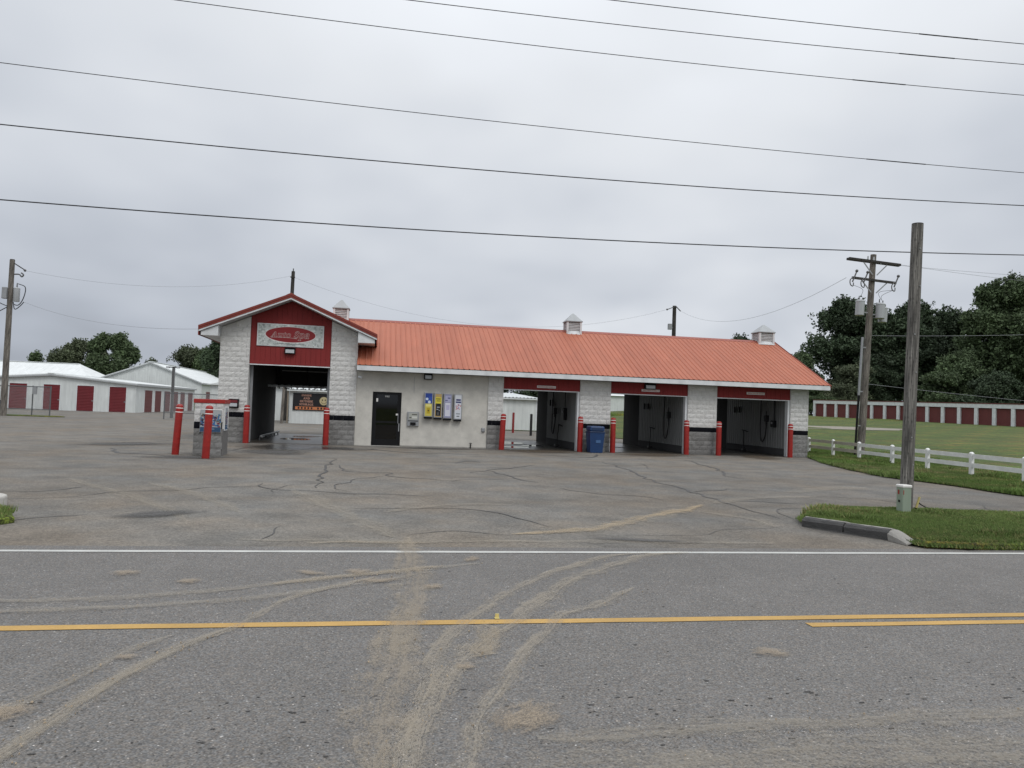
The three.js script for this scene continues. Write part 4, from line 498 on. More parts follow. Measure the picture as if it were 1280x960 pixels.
{ // stub pole, pedestal, guy marker
  const t = thing('utility_pole', 'weathered grey wooden pole cut off flat, standing on the grass island', 'pole', [9.7, 0.05, -12.69], undefined, true); t.rotation.z = -0.026;
  t.add(mesh('pole_shaft', uvmCyl(0.1, 0.114, 5.37, 20), mat.wood)); const cap = mesh('sawn_top', uvm(new THREE.CylinderGeometry(0.0995, 0.0995, 0.02, 20).translate(0, 5.375, 0)), mat.woodDark); t.add(cap);
  for (const [y, a] of [[0.9, 0.3], [1.4, -0.2], [2.6, 0.1], [3.3, -0.4], [4.2, 0.2], [4.9, -0.1]]) { const n = mesh('nail', uvm(new THREE.CylinderGeometry(0.012, 0.012, 0.03, 6).rotateX(Math.PI / 2).translate(Math.sin(a) * 0.104, y, Math.cos(a) * 0.104)), mat.galv); t.add(n); }
  const p = thing('cable_pedestal', 'pale green cable pedestal standing against the wooden pole', 'pedestal', [9.5, 0.05, -12.48]); add(p, 'body', rbox(9.41, 9.59, 0.02, 0.56, -12.57, -12.39, 0.02), mat.pedestal); add(p, 'cap', rbox(9.4, 9.6, 0.54, 0.595, -12.58, -12.38, 0.018), mat.bandWhite); add(p, 'warning_label', box(9.4065, 9.409, 0.42, 0.5, -12.52, -12.48), mat.bollard); add(p, 'warning_label', box(9.422, 9.434, 0.42, 0.5, -12.39, -12.387), mat.bollard); add(p, 'latch', box(9.4, 9.409, 0.28, 0.32, -12.5, -12.46), mat.darkMetal);
  const q = thing('cable_guard', 'short yellow plastic cable guard at the foot of the wooden pole', 'cable guard', [9.88, 0.05, -12.7]); add(q, 'guard', rod([9.86, 0.05, -12.66], [9.93, 0.36, -12.62], 0.02), mat.pvcYellow); add(q, 'collar', rod([9.87, 0.09, -12.66], [9.885, 0.16, -12.65], 0.028), mat.darkMetal);
  solo('loose_cable', tube([[9.94, 0.3, -12.64], [10.05, 0.24, -12.8], [10.4, 0.12, -13.0], [10.9, 0.05, -13.1], [11.2, 0.045, -13.05], [11.5, 0.07, -12.9]], 0.012, 40), mat.wire, 'black cable sagging from the yellow guard to the grass', 'cable', [9.94, 0.05, -12.64]);
}
function uvmCyl(r0, r1, h, seg) { const g = new THREE.CylinderGeometry(r0, r1, h, seg, 1).translate(0, h / 2, 0); const uv = g.attributes.uv; for (let i = 0; i < uv.count; i++) uv.setXY(i, uv.getX(i) * Math.PI * 2 * r1, uv.getY(i) * h); return g; }
// ------------------------------------------------------------------ white rail fence
{
  const P = [[22.6, -41.6], [22.35, -38.9], [22.05, -36.2], [21.8, -33.7], [21.4, -31.1], [20.9, -28.2], [20.45, -25.6], [20.1, -23.05], [19.75, -20.5], [19.4, -17.9], [19.05, -15.3]];
  const t = thing('rail_fence', 'white two rail fence along the edge of the grass field', 'fence', [20.5, 0, -29]);
  P.forEach(([x, z]) => { const y = 0.03 + rise(x, z); const p = add(t, 'post', rbox(x - 0.06, x + 0.06, y - 0.05, y + 0.74, z - 0.06, z + 0.06, 0.01), mat.vinyl); add(p, 'post_cap', uvm(new THREE.CylinderGeometry(0.03, 0.085, 0.045, 4).rotateY(Math.PI / 4).translate(x, y + 0.76, z)), mat.vinyl); });
  for (let i = 0; i < P.length - 1; i++) for (const h of [0.33, 0.64]) { const [a, b] = [P[i], P[i + 1]]; add(t, 'rail', bar([a[0], 0.03 + rise(...a) + h, a[1]], [b[0], 0.03 + rise(...b) + h, b[1]], 0.045, 0.145), i < 4 ? mat.plank : mat.vinyl); }
}
{ const t = struct('bare_ground', (() => { const s = new THREE.Shape(); for (let i = 0; i <= 40; i++) { const a = i / 40 * Math.PI * 2, r = 0.7 + 0.6 * fbm(Math.cos(a) * 2 + 9, Math.sin(a) * 2 + 9, 31, 3); const X = Math.cos(a) * 9 * r, Y = Math.sin(a) * 4 * r; i ? s.lineTo(X, Y) : s.moveTo(X, Y); } const g = new THREE.ShapeGeometry(s, 24).rotateX(-Math.PI / 2).toNonIndexed(); const p = g.attributes.position; for (let i = 0; i < p.count; i++) { const x = p.getX(i) + 46, z = p.getZ(i) - 72; p.setXYZ(i, x, 0.06 + rise(x, z), z); } g.computeVertexNormals(); return uvm(g); })(), mat.gravel); void t; }

// ------------------------------------------------------------------ storage buildings
function doorGeo(w, h) { const g = ribSheet(h, w, 0.15, 0.045, 0.02); g.rotateZ(Math.PI / 2); g.translate(w, 0, 0); g.computeVertexNormals(); return uvm(g); }
function storage(name, label, o) {   // ridge along z, gable end at z1 facing the road
  const { x0, x1, z0, z1, eave, apex, doors = [], side = [], wall = mat.storeWall, y = 0 } = o, xm = (x0 + x1) / 2, sl = (apex - eave) / (xm - x0), t = thing(name, label, 'storage building', [xm, y, (z0 + z1) / 2], 'white storage buildings');
  add(t, 'wall', prism([[x0, y], [x1, y], [x1, y + eave], [xm, y + apex], [x0, y + eave]], z0, z1), wall);
  const e = 0.22; for (const s of [-1, 1]) { const xe = s < 0 ? x0 - e : x1 + e, ye = y + eave - sl * e; add(t, 'roof_slope', prism(s < 0 ? [[xe, ye], [xm, y + apex], [xm, y + apex + 0.1], [xe, ye + 0.1]] : [[xm, y + apex], [xe, ye], [xe, ye + 0.1], [xm, y + apex + 0.1]], z0 - 0.2, z1 + 0.25), mat.storeRoof); add(t, 'rake_trim', prism(s < 0 ? [[xe, ye - 0.12], [xm, y + apex - 0.12], [xm, y + apex + 0.02], [xe, ye + 0.02]] : [[xm, y + apex - 0.12], [xe, ye - 0.12], [xe, ye + 0.02], [xm, y + apex + 0.02]], z1 + 0.252, z1 + 0.29), mat.can); add(t, 'eave_trim', box(xe - 0.03, xe + 0.03, ye - 0.14, ye + 0.06, z0, z1 + 0.2), mat.can); }
  add(t, 'ridge_cap', box(xm - 0.3, xm + 0.3, y + apex + 0.07, y + apex + 0.14, z0 - 0.2, z1 + 0.3), mat.storeRoof);
  for (const [a, b, h, m] of doors) { const d = add(t, 'roll_up_door', doorGeo(b - a, h).translate(a, y + 0.02, z1 + 0.012), m || mat.doorRed); add(d, 'door_frame', merge([box(a - 0.07, a, y, y + h + 0.07, z1 + 0.001, z1 + 0.05), box(b, b + 0.07, y, y + h + 0.07, z1 + 0.001, z1 + 0.05), box(a, b, y + h + 0.015, y + h + 0.07, z1 + 0.001, z1 + 0.05)]), mat.whiteTrim); add(d, 'handle', box(b - 0.16, b - 0.04, y + 1.0, y + 1.08, z1 + 0.035, z1 + 0.06), mat.steel); }
  for (const [a, b, h, m] of side) { const d = add(t, 'roll_up_door', doorGeo(b - a, h).rotateY(Math.PI / 2).translate(x1 + 0.012, y + 0.02, b), m || mat.doorRed); for (const q of [a - 0.07, b]) add(d, 'door_frame', box(x1 + 0.001, x1 + 0.05, y, y + h + 0.07, q, q + 0.07), mat.whiteTrim); }
  return t;
}
storage('storage_building', 'low white storage building with four dark red roll up doors on its end wall', { x0: -39.1, x1: -23.55, z0: -108, z1: -82.4, eave: 2.86, apex: 3.52, doors: [[-38.2, -36.8, 2.5], [-35.05, -33.5, 2.5], [-32.0, -30.52, 2.5], [-28.95, -27.42, 2.5], [-25.97, -24.43, 2.5]], side: [[-88.2, -85.4, 2.3, mat.doorBrick], [-91.7, -89.2, 2.3, mat.doorBrick], [-95.6, -92.9, 2.3, mat.doorBrick], [-99.2, -96.2, 2.3, mat.doorBrick], [-102.6, -100.3, 2.3, mat.doorBrick], [-106.8, -104.2, 2.3, mat.doorBrick]] });
storage('storage_building', 'tall pale white storage building with broad gable and long bright roof', { x0: -37.0, x1: -23.55, z0: -150, z1: -112, eave: 3.8, apex: 6.35, wall: mat.storeWall, side: [[-117.5, -114.8, 2.6, mat.doorBrick], [-123, -120, 2.6, mat.doorBrick], [-128, -125, 2.6, mat.doorBrick]] });
{ // long building beyond, ridge along the road
  const t = thing('storage_building', 'long white storage roof rising behind the low building near the leaning pole', 'storage building', [-58, 0, -128], 'white storage buildings');
  add(t, 'wall', box(-76, -42.5, 0, 3.6, -136, -121), mat.storeWall);
  const q = (z0, y0, z1, y1) => { const g = new THREE.BufferGeometry(); const P = [[-76, y0, z0], [-41, y0, z0], [-45, y1, z1], [-76, y1, z1]], B = P.map(([x, y, z]) => [x, y - 0.12, z]); const f = (a, b, c, d) => [...a, ...b, ...c, ...a, ...c, ...d]; g.setAttribute('position', new THREE.Float32BufferAttribute([...f(P[0], P[1], P[2], P[3]), ...f(B[3], B[2], B[1], B[0]), ...f(B[0], B[1], P[1], P[0]), ...f(P[1], B[1], B[2], P[2])], 3)); g.computeVertexNormals(); return uvm(g); };
  add(t, 'roof_slope', q(-120.6, 3.7, -128.5, 6.3), mat.storeRoof); add(t, 'roof_slope', q(-136.4, 3.7, -128.5, 6.3), mat.storeRoof);
  const hip = new THREE.BufferGeometry(); hip.setAttribute('position', new THREE.Float32BufferAttribute([-41, 3.7, -120.6, -41, 3.7, -136.4, -45, 6.3, -128.5, -41, 3.58, -120.6, -45, 6.18, -128.5, -41, 3.58, -136.4], 3)); hip.computeVertexNormals(); add(t, 'roof_hip', uvm(hip), mat.storeRoof);
  add(t, 'ridge_cap', box(-76, -45, 6.28, 6.36, -128.8, -128.2), mat.storeRoof);
}
{ // storage behind the wash, with the hand-painted sign
  const t = thing('storage_building', 'white metal storage building behind the car wash, seen through the open bays', 'storage building', [3.3, 0, -68], 'white storage buildings');
  add(t, 'wall', box(-6.5, 13.2, 0, 2.62, -74, -62), mat.storeWall);
  const gq = ribSheet(19.9, 1, 0.3, 0.09, 0.04); void gq;
  for (let k = 0; k < 22; k++) { const x = -6.7 + k * 0.9144, g = ribSheet(0.9144, 12.6, 0.3048, 0.09, 0.05); g.applyMatrix4(frame([x, 2.66, -61.7], [1, 0, 0], [0, 0.6, -12.6])); add(t, 'roof_panel', uvm(g), mat.storeRoof); }
  add(t, 'roof_deck', prism([[61.75, 2.6], [74.2, 3.2], [74.2, 3.24], [61.75, 2.645]].map(([a, b]) => [a, b]), -6.7, 13.4).rotateY(Math.PI / 2), mat.can);
  add(t, 'eave_trim', box(-6.7, 13.4, 2.52, 2.63, -61.76, -61.7), mat.storeWall); add(t, 'corner_trim', box(13.1, 13.25, 0, 2.6, -62.03, -61.97), mat.whiteTrim); add(t, 'downpipe', rod([-6.62, 0, -61.9], [-6.62, 2.6, -61.9], 0.06), mat.brownTin);
  const s = thing('storage_sign', 'black sign with smiling face reading INSIDE AND OUTSIDE STORAGE behind the gable bay', 'sign', [-4.9, 1.04, -61.95]);
  add(s, 'board', rbox(-6.24, -3.4, 1.03, 2.38, -61.99, -61.93, 0.01), mat.darkMetal);
  printed(s, 'sign_face', -6.22, -3.42, 1.05, 2.36, -61.928, (c, w, h) => { c.fillStyle = '#0e0b10'; c.fillRect(0, 0, w, h); c.textAlign = 'center'; c.textBaseline = 'middle'; c.fillStyle = '#cf9c86'; c.font = `bold ${Math.round(h * 0.165)}px serif`; ['INSIDE', 'AND', 'OUTSIDE', 'STORAGE'].forEach((s2, k) => c.fillText(s2, w * 0.36, h * (0.11 + k * 0.18), w * 0.58)); c.fillStyle = '#c0764a'; c.fillRect(w * 0.06, h * 0.78, w * 0.88, h * 0.18); c.fillStyle = '#1a1214'; for (let k = 0; k < 9; k++) if (k !== 5) c.fillRect(w * (0.13 + k * 0.088), h * 0.81, w * 0.045, h * 0.12); c.fillStyle = '#b8ab84'; c.beginPath(); c.arc(w * 0.83, h * 0.42, h * 0.25, 0, 7); c.fill(); c.fillStyle = '#2a241c'; c.beginPath(); c.ellipse(w * 0.79, h * 0.36, w * 0.016, h * 0.05, 0, 0, 7); c.ellipse(w * 0.87, h * 0.36, w * 0.016, h * 0.05, 0, 0, 7); c.fill(); c.strokeStyle = '#2a241c'; c.lineWidth = h * 0.02; c.beginPath(); c.arc(w * 0.83, h * 0.43, h * 0.15, 0.2, Math.PI - 0.2); c.stroke(); }, 0, 384);
  const w2 = thing('storage_building', 'grey white storage wall left of the black storage sign, seen through the gable bay', 'storage building', [-12, 0, -72], 'white storage buildings'); add(w2, 'wall', box(-14, -7.6, 0, 2.9, -78, -70), mat.storeWall); add(w2, 'roof_slope', prism([[-14.3, 2.9], [-7.3, 2.9], [-10.8, 3.7]], -78.3, -69.7), mat.storeRoof); add(w2, 'corner_trim', box(-7.68, -7.55, 0, 2.9, -70.02, -69.95), mat.whiteTrim);
  const pl = thing('wooden_post', 'brown wooden post standing beside the corner of the sign wall', 'post', [-6.95, 0, -61.2]); add(pl, 'shaft', rod([-6.95, -0.004, -61.2], [-6.85, 3.4, -61.2], 0.12, 0.1, 12), mat.woodPale); add(pl, 'top_cap', rod([-6.85, 3.39, -61.2], [-6.849, 3.43, -61.2], 0.105), mat.woodDark);
  const fb = thing('storage_building', 'far white metal building on the grass rise, seen through the middle bay', 'storage building', [45, rise(45, -138), -138], 'white storage buildings'); const yb = rise(45, -138); add(fb, 'wall', box(36, 58, yb - 1, yb + 2.6, -146, -134), mat.storeWall); add(fb, 'roof_slope', prism([[133.6, yb + 2.6], [140, yb + 3.6], [146.4, yb + 2.6], [140, yb + 3.5]], 35.6, 58.4).rotateY(Math.PI / 2), mat.storeRoof); add(fb, 'eave_trim', box(35.7, 58.3, yb + 2.5, yb + 2.66, -133.98, -133.9), mat.whiteTrim);
  const vg = struct('grass_strip', gridGeo(40, 2, (u, v) => [-3 + 19 * u, 0.03, -60.6 - v * 1.4 + 0.2 * Math.sin(u * 40)], grassCol), mat.grass); void vg;
}
{ // row of garages across the field
  const A = [81.2, -131.8], B = [86.9, -80], L = Math.hypot(B[0] - A[0], B[1] - A[1]), dx = (B[0] - A[0]) / L, dz = (B[1] - A[1]) / L;
  const t = thing('garage_row', 'long low row of white storage garages with brick red doors across the field', 'storage building', [A[0], 0, A[1]], undefined, true);
  t.rotation.y = -Math.atan2(dz, dx);   // local x runs along the row, local z away from the field
  const yAt = (s) => 0.03 + rise(A[0] + dx * s, A[1] + dz * s) - 0.03, ground = (s) => yAt(s);
  const nx = 17, pitch = 2.93; const zf = 0;
  const addL = (p, n, g, m) => { const o = mesh(n, g, m); p.add(o); return o; };
  const pr = (s0, s1, y0, y1, z0, z1) => { const P = []; const g = new THREE.BoxGeometry(1, 1, 1); const p = g.attributes.position; for (let i = 0; i < p.count; i++) { const s = p.getX(i) > 0 ? s1 : s0; P.push(s, ground(s) + (p.getY(i) > 0 ? y1 : y0), p.getZ(i) > 0 ? z1 : z0); } g.setAttribute('position', new THREE.Float32BufferAttribute(P, 3)); g.computeVertexNormals(); return uvm(g); };
  addL(t, 'back_wall', pr(-0.2, nx * pitch + 0.2, -0.3, 2.9, -7, -0.35), mat.storeWall);
  addL(t, 'fascia', pr(-0.25, nx * pitch + 0.25, 2.42, 3.0, -0.35, 0.06), mat.whiteTrim); addL(t, 'roof_slope', pr(-0.3, nx * pitch + 0.3, 3.0, 3.12, -7.2, 0.12), mat.doorBrick);
  for (let k = 0; k <= nx; k++) addL(t, 'pillar', pr(k * pitch - 0.28, k * pitch + 0.28, -0.3, 2.42, -0.35, 0.04), mat.whiteTrim);
  for (let k = 0; k < nx; k++) { const g = doorGeo(pitch - 0.5, 2.75).translate(k * pitch + 0.25, ground((k + 0.5) * pitch) - 0.28, -0.2); addL(t, 'roll_up_door', g, mat.doorBrick); }
}
// ------------------------------------------------------------------ chain link fences, lamp post
const linkAlpha = tex(64, 64, (i, j) => { const a = ((i + j) % 32), b = ((i - j + 64) % 32); return a < 4 || b < 4 ? 1 : 0; }, { repeat: [1 / 0.14, 1 / 0.14] });
const linkMat = M(0.3, 0.31, 0.32, { alphaMap: linkAlpha, transparent: true, side: THREE.DoubleSide, roughness: 0.5 });
function chain(label, pts, h) {
  const pipe = mat.pipe; const t = thing('chain_link_fence', label, 'fence', [pts[0][0], 0, pts[0][1]]);
  pts.forEach(([x, z], i) => { add(t, 'post', rod([x, -0.004, z], [x, h + 0.06, z], 0.045, 0.045, 8), pipe); if (!i) return; const [a, b] = pts[i - 1]; add(t, 'top_rail', rod([a, h, b], [x, h, z], 0.032), pipe); add(t, 'bottom_rail', rod([a, 0.5, b], [x, 0.5, z], 0.022), pipe); const L = Math.hypot(x - a, z - b), g = new THREE.PlaneGeometry(L, h - 0.08); const uv = g.attributes.uv; for (let k = 0; k < uv.count; k++) uv.setXY(k, uv.getX(k) * L, uv.getY(k) * h); g.rotateY(-Math.atan2(z - b, x - a)); g.translate((x + a) / 2, (h - 0.08) / 2 + 0.06, (z + b) / 2); add(t, 'wire_mesh', g, linkMat); });
  return t;
}
chain('grey chain link fence end by the leaning pole and the low storage building', [[-31.5, -59.8], [-28.8, -59.9], [-24.0, -60], [-22.6, -59.4]], 2.1);
{ const t = solo('notice_board', rbox(-24.0, -23.68, 1.55, 2.08, -59.92, -59.88, 0.008), mat.galv, 'small grey notice plate hung on the chain link fence', 'sign', [-23.84, 1.55, -59.9]); void t; }
chain('low grey pipe and chain link gate behind the block kiosk', [[-15.8, -62.6], [-11.6, -62.6], [-9.2, -63]], 2.0);
{ const x = -16.2, z = -66.5, t = thing('lamp_post', 'dark brown square lamp post with two small heads behind the kiosk', 'lamp post', [x, 0, z]); add(t, 'post', box(x - 0.1, x + 0.1, -0.004, 4.1, z - 0.1, z + 0.1), mat.porcelain); add(t, 'crossbar', box(x - 0.45, x + 0.4, 4.1, 4.18, z - 0.05, z + 0.05), mat.darkMetal); for (const s of [-0.42, 0.36]) { const h = add(t, 'lamp_head', rbox(x + s - 0.13, x + s + 0.13, 4.06, 4.2, z - 0.02, z + 0.22, 0.03), mat.galv); add(h, 'lens', rbox(x + s - 0.1, x + s + 0.1, 4.08, 4.17, z + 0.215, z + 0.235, 0.005), mat.lens); } }
island('grass_strip', [[-34, -59.0], [-24, -59.0], [-22.3, -58.6], [-21.6, -59.2], [-22.4, -60.4], [-34, -61.5]], 0.03, 9);
{ const x = -25.85, z = -59.0, t = thing('blue_barrel', 'blue plastic barrel at the foot of the leaning pole', 'barrel', [x, 0, z]); add(t, 'body', lathe([[0.001, 0], [0.28, 0], [0.3, 0.05], [0.3, 0.3], [0.315, 0.33], [0.3, 0.36], [0.3, 0.62], [0.315, 0.65], [0.3, 0.68], [0.29, 0.98], [0.001, 1.0]], 20).translate(x, 0.03, z), mat.binBlue); add(t, 'lid', lathe([[0.001, 0], [0.31, 0], [0.31, 0.05], [0.001, 0.06]], 20).translate(x, 1.02, z), mat.binDark); }

// ------------------------------------------------------------------ poles and wires
function localThing(name, label, pos, lean, group) { const t = thing(name, label, 'pole', pos, group, true); t.rotation.z = lean; return t; }
const L = (p, n, g, m) => { const o = mesh(n, g, m); p.add(o); return o; };
{
  const t = localThing('utility_pole', 'wooden pole with two crossarms and three grey transformers behind the white fence', [23.8, 0, -34.5], -0.05);
  L(t, 'pole_shaft', uvmCyl(0.14, 0.19, 10.1, 16), mat.woodPale);
  L(t, 'crossarm', box(-1.45, 1.4, 9.66, 9.77, 0.14, 0.24), mat.woodDark); L(t, 'crossarm', box(-1.3, 1.6, 9.72, 9.83, -0.26, -0.14), mat.woodDark); L(t, 'crossarm', box(-1.22, 1.2, 8.72, 8.83, 0.15, 0.25), mat.woodDark);
  for (const s of [-1, 1]) { L(t, 'brace', bar([s * 0.65, 9.62, 0.2], [s * 0.12, 9.05, 0.2], 0.03, 0.05), mat.galv); L(t, 'brace', bar([s * 0.72, 8.74, 0.2], [s * 0.14, 8.15, 0.2], 0.03, 0.05), mat.galv); }
  for (const x of [-1.15, -0.55, 1.15]) { const c = L(t, 'fuse_cutout', rod([x - 0.08, 8.55, 0.26], [x + 0.12, 9.1, 0.26], 0.035), mat.porcelain); c.add(mesh('insulator', uvm(new THREE.SphereGeometry(0.075, 10, 8).translate(x + 0.12, 9.12, 0.26)), mat.porcelain)); c.add(mesh('lead', tube([[x - 0.08, 8.78, 0.27], [x - 0.22, 8.62, 0.28], [x - 0.18, 8.4, 0.27], [x - 0.04, 8.34, 0.26], [x - 0.02, 8.52, 0.26]], 0.025, 20), mat.porcelain)); }
  const can = lathe([[0.001, 0], [0.2, 0], [0.21, 0.03], [0.21, 0.68], [0.225, 0.69], [0.225, 0.74], [0.1, 0.8], [0.001, 0.81]], 18);
  for (const [x, z, y] of [[-0.62, 0.1, 6.95], [0.38, 0.28, 6.88], [0.72, 0.02, 6.75]]) { const c = L(t, 'transformer', can.clone().translate(x, y, z), mat.can); c.add(mesh('bushing', rod([x - 0.08, y + 0.76, z], [x - 0.08, y + 0.98, z], 0.035, 0.02), mat.porcelain)); c.add(mesh('bushing', rod([x + 0.1, y + 0.74, z], [x + 0.12, y + 0.92, z], 0.03, 0.02), mat.porcelain)); L(t, 'bracket', bar([x, y + 0.2, z], [0, y + 0.2, 0], 0.06, 0.06), mat.galv); L(t, 'lead', tube([[x, y + 0.95, z], [x * 0.8, y + 1.3, z * 0.6], [x > 0 ? 1.05 : -1.15, 8.4, 0.25]], 0.009, 20), mat.wire); }
  for (const [x, y] of [[-0.42, 9.95], [-0.1, 9.95], [0.3, 9.6]]) L(t, 'insulator', rod([x, 9.76, 0.19], [x, y, 0.19], 0.05, 0.03), mat.can);
  L(t, 'conduit', rod([-0.34, -0.1, 0.06], [-0.34, 3, 0.06], 0.055), mat.darkMetal); L(t, 'conduit', rod([-0.34, 3, 0.06], [-0.34, 5.9, 0.06], 0.06), mat.galv); for (const y of [1.5, 3.2, 5.4]) L(t, 'standoff', bar([-0.36, y, 0.06], [0, y, 0.06], 0.05, 0.06), mat.galv);
}
{
  const t = localThing('utility_pole', 'wooden pole with a grey transformer beside the low storage building', [-25.25, 0, -58.6], -0.003);
  L(t, 'pole_shaft', uvmCyl(0.16, 0.21, 10.85, 16), mat.woodPale); L(t, 'sawn_top', uvm(new THREE.CylinderGeometry(0.14, 0.159, 0.05, 16).translate(0, 10.87, 0)), mat.woodDark);
  const c = L(t, 'transformer', lathe([[0.001, 0], [0.2, 0], [0.2, 0.9], [0.22, 0.92], [0.1, 1.0], [0.001, 1.0]], 16).translate(0.44, 7.95, 0.1), mat.can); c.add(mesh('bushing', rod([0.44, 8.9, 0.1], [0.44, 9.25, 0.1], 0.05, 0.03), mat.porcelain)); L(t, 'lead', tube([[0.5, 9.2, 0.1], [0.95, 9.0, 0.1], [0.85, 8.1, 0.12], [0.55, 7.7, 0.1], [0.3, 7.75, 0.2]], 0.03, 40), mat.wire); L(t, 'lead', tube([[0.3, 7.9, 0.2], [0.45, 7.4, 0.25], [0.75, 7.65, 0.2], [0.95, 7.95, 0.15]], 0.03, 30), mat.wire);
  L(t, 'crossarm', rod([0.2, 10.6, 0.1], [0.85, 10.2, 0.1], 0.035), mat.woodDark); L(t, 'fuse_cutout', tube([[0.2, 9.85, 0.1], [0.55, 9.85, 0.1], [0.7, 9.7, 0.1], [0.8, 9.85, 0.1], [0.65, 9.98, 0.1]], 0.05, 24), mat.porcelain); L(t, 'insulator', uvm(new THREE.SphereGeometry(0.09, 10, 8).translate(0.88, 10.16, 0.1)), mat.porcelain); L(t, 'switch_box', rbox(-0.42, -0.1, 8.1, 8.9, 0.05, 0.35, 0.04), mat.galv);
  for (const [y0, y1] of [[7.6, 7.9], [7.5, 7.2]]) L(t, 'lead', tube([[-0.1, y0, 0.2], [-0.7, y1, 0.2], [-1.0, y1 + 0.5, 0.2], [-0.8, y1 + 0.8, 0.2]], 0.03, 20), mat.wire);
}
{ const t = localThing('utility_pole', 'thin wooden pole top rising behind the red gable', [-7.65, 0, -70], -0.01); L(t, 'pole_shaft', uvmCyl(0.15, 0.22, 13.2, 12), mat.woodDark); L(t, 'insulator', rod([0, 13.15, 0], [0, 13.45, 0], 0.05), mat.porcelain); L(t, 'crossarm', box(-0.5, 0.5, 12.6, 12.7, 0.15, 0.25), mat.woodDark); t.children[2].geometry.scale(0.4, 1, 1); }
{ const t = localThing('utility_pole', 'dark wooden pole standing behind the long red roof ridge', [30.15, 0, -75], 0); L(t, 'pole_shaft', uvmCyl(0.19, 0.26, 13.0, 12), mat.woodDark); L(t, 'crossarm', bar([-0.85, 12.55, 0.2], [0.1, 12.95, 0.2], 0.08, 0.08), mat.porcelain); L(t, 'crossarm', bar([0.1, 12.9, 0.2], [0.6, 12.45, 0.2], 0.08, 0.08), mat.porcelain); L(t, 'insulator', uvm(new THREE.SphereGeometry(0.1, 8, 6).translate(-0.88, 12.55, 0.2)), mat.porcelain); L(t, 'switch_box', rbox(-0.7, -0.3, 10.5, 11.1, 0, 0.3, 0.03), mat.galv); L(t, 'bracket', bar([-0.5, 10.7, 0.1], [0, 10.7, 0.1], 0.05, 0.05), mat.galv); }
// roadside line poles just out of the picture carry the six long wires
for (const [x, l] of [[-23.2, 'wooden roadside line pole at the left end of the long wires'], [23.2, 'wooden roadside line pole at the right end of the long wires']]) { const t = localThing('line_pole', l.replace(' left', ' driveway').replace(' right', ' field'), [x, -0.05, -14], 0); L(t, 'pole_shaft', uvmCyl(0.13, 0.18, 10.6, 16), mat.wood); L(t, 'crossarm', box(-0.06, 0.06, 9.5, 9.62, -1.15, 1.15), mat.woodDark); L(t, 'bracket', box(-0.05, 0.05, 7.9, 7.98, -1.1, 0.1), mat.woodDark); }
const WIRES = [
  ['thick', -14, 0.00154, 0.01289, 4.9006, 0.0108, 'lowest black communication cable crossing in front of the car wash'],
  ['thick', -14, 0.00146, 0.00291, 6.1029, 0.0098, 'second lowest black cable across the sky over the forecourt'],
  ['thin', -15, 0.00102, -0.01154, 7.4468, 0.007, 'grey neutral wire with a dark sleeve, between the cables and the high wires', [10.35, 11.8]],
  ['thin', -14.9, 0.00138, -0.0043, 9.0074, 0.0072, 'high power wire over the forecourt, farthest from the road of the three', [9.91, 11.19]],
  ['thin', -14, 0.00143, 0.00423, 9.1237, 0.0072, 'high power wire over the forecourt, middle of the three', [10.36, 11.65]],
  ['thin', -13.1, 0.00137, 0.00452, 9.0817, 0.0072, 'high power wire over the forecourt, closest to the road of the three', [10.11, 11.41]]];
for (const [, z, a, b, c, r, label, sl] of WIRES) {
  const f = (x) => a * x * x + b * x + c, pts = []; for (let x = -23.2; x <= 23.21; x += 1.16) pts.push([x, f(x), z]);
  const t = thing('overhead_wire', label, 'wire', [0, c, z], 'long wires over the forecourt'); add(t, 'strand', tube(pts, r, 160, 6), mat.wire);
  if (sl) { const q = []; for (let k = 0; k <= 8; k++) { const x = sl[0] + (sl[1] - sl[0]) * k / 8; q.push([x, f(x), z]); } add(t, 'sleeve', tube(q, r * 1.6, 16, 6), mat.wire); }
}
const FAR = [[[-24.4, 10.15, -58.5], [-7.65, 12.75, -69.8], 1.05, 'faint wire from the leaning pole towards the pole behind the gable'], [[-24.3, 7.95, -58.45], [-5.6, 5.06, -36.5], 0.75, 'dark service wire from the leaning pole to the gable eave'], [[-7.6, 12.7, -69.8], [29.3, 12.55, -74.8], 3.0, 'faint wire sagging behind the long red roof'], [[30.7, 12.5, -74.8], [22.7, 8.8, -34.3], 1.6, 'faint wire rising from the far pole to the transformer pole'], [[24.9, 9.75, -34.5], [60, 11.4, -42], 0.5, 'pale wire leading from the transformer pole across the field'], [[24.9, 9.72, -34.7], [60, 12.3, -42], 0.4, 'pale wire leading from the transformer pole, above its twin'], [[24.0, 6.0, -34.4], [70, 11.4, -46], 0.6, 'thin grey cable low in front of the dark trees, climbing to the right'], [[23.9, 3.6, -34.4], [75, 3.3, -52], 0.3, 'thin grey cable strung low in front of the dark trees']];
FAR.forEach(([p, q, sag, label]) => { const pts = []; for (let k = 0; k <= 16; k++) { const t = k / 16; pts.push([p[0] + (q[0] - p[0]) * t, p[1] + (q[1] - p[1]) * t - sag * 4 * t * (1 - t), p[2] + (q[2] - p[2]) * t]); } solo('service_wire', tube(pts, p[2] < -50 ? 0.009 : 0.008, 60, 5), mat.wirePale, label, 'wire', p, 'service wires'); });

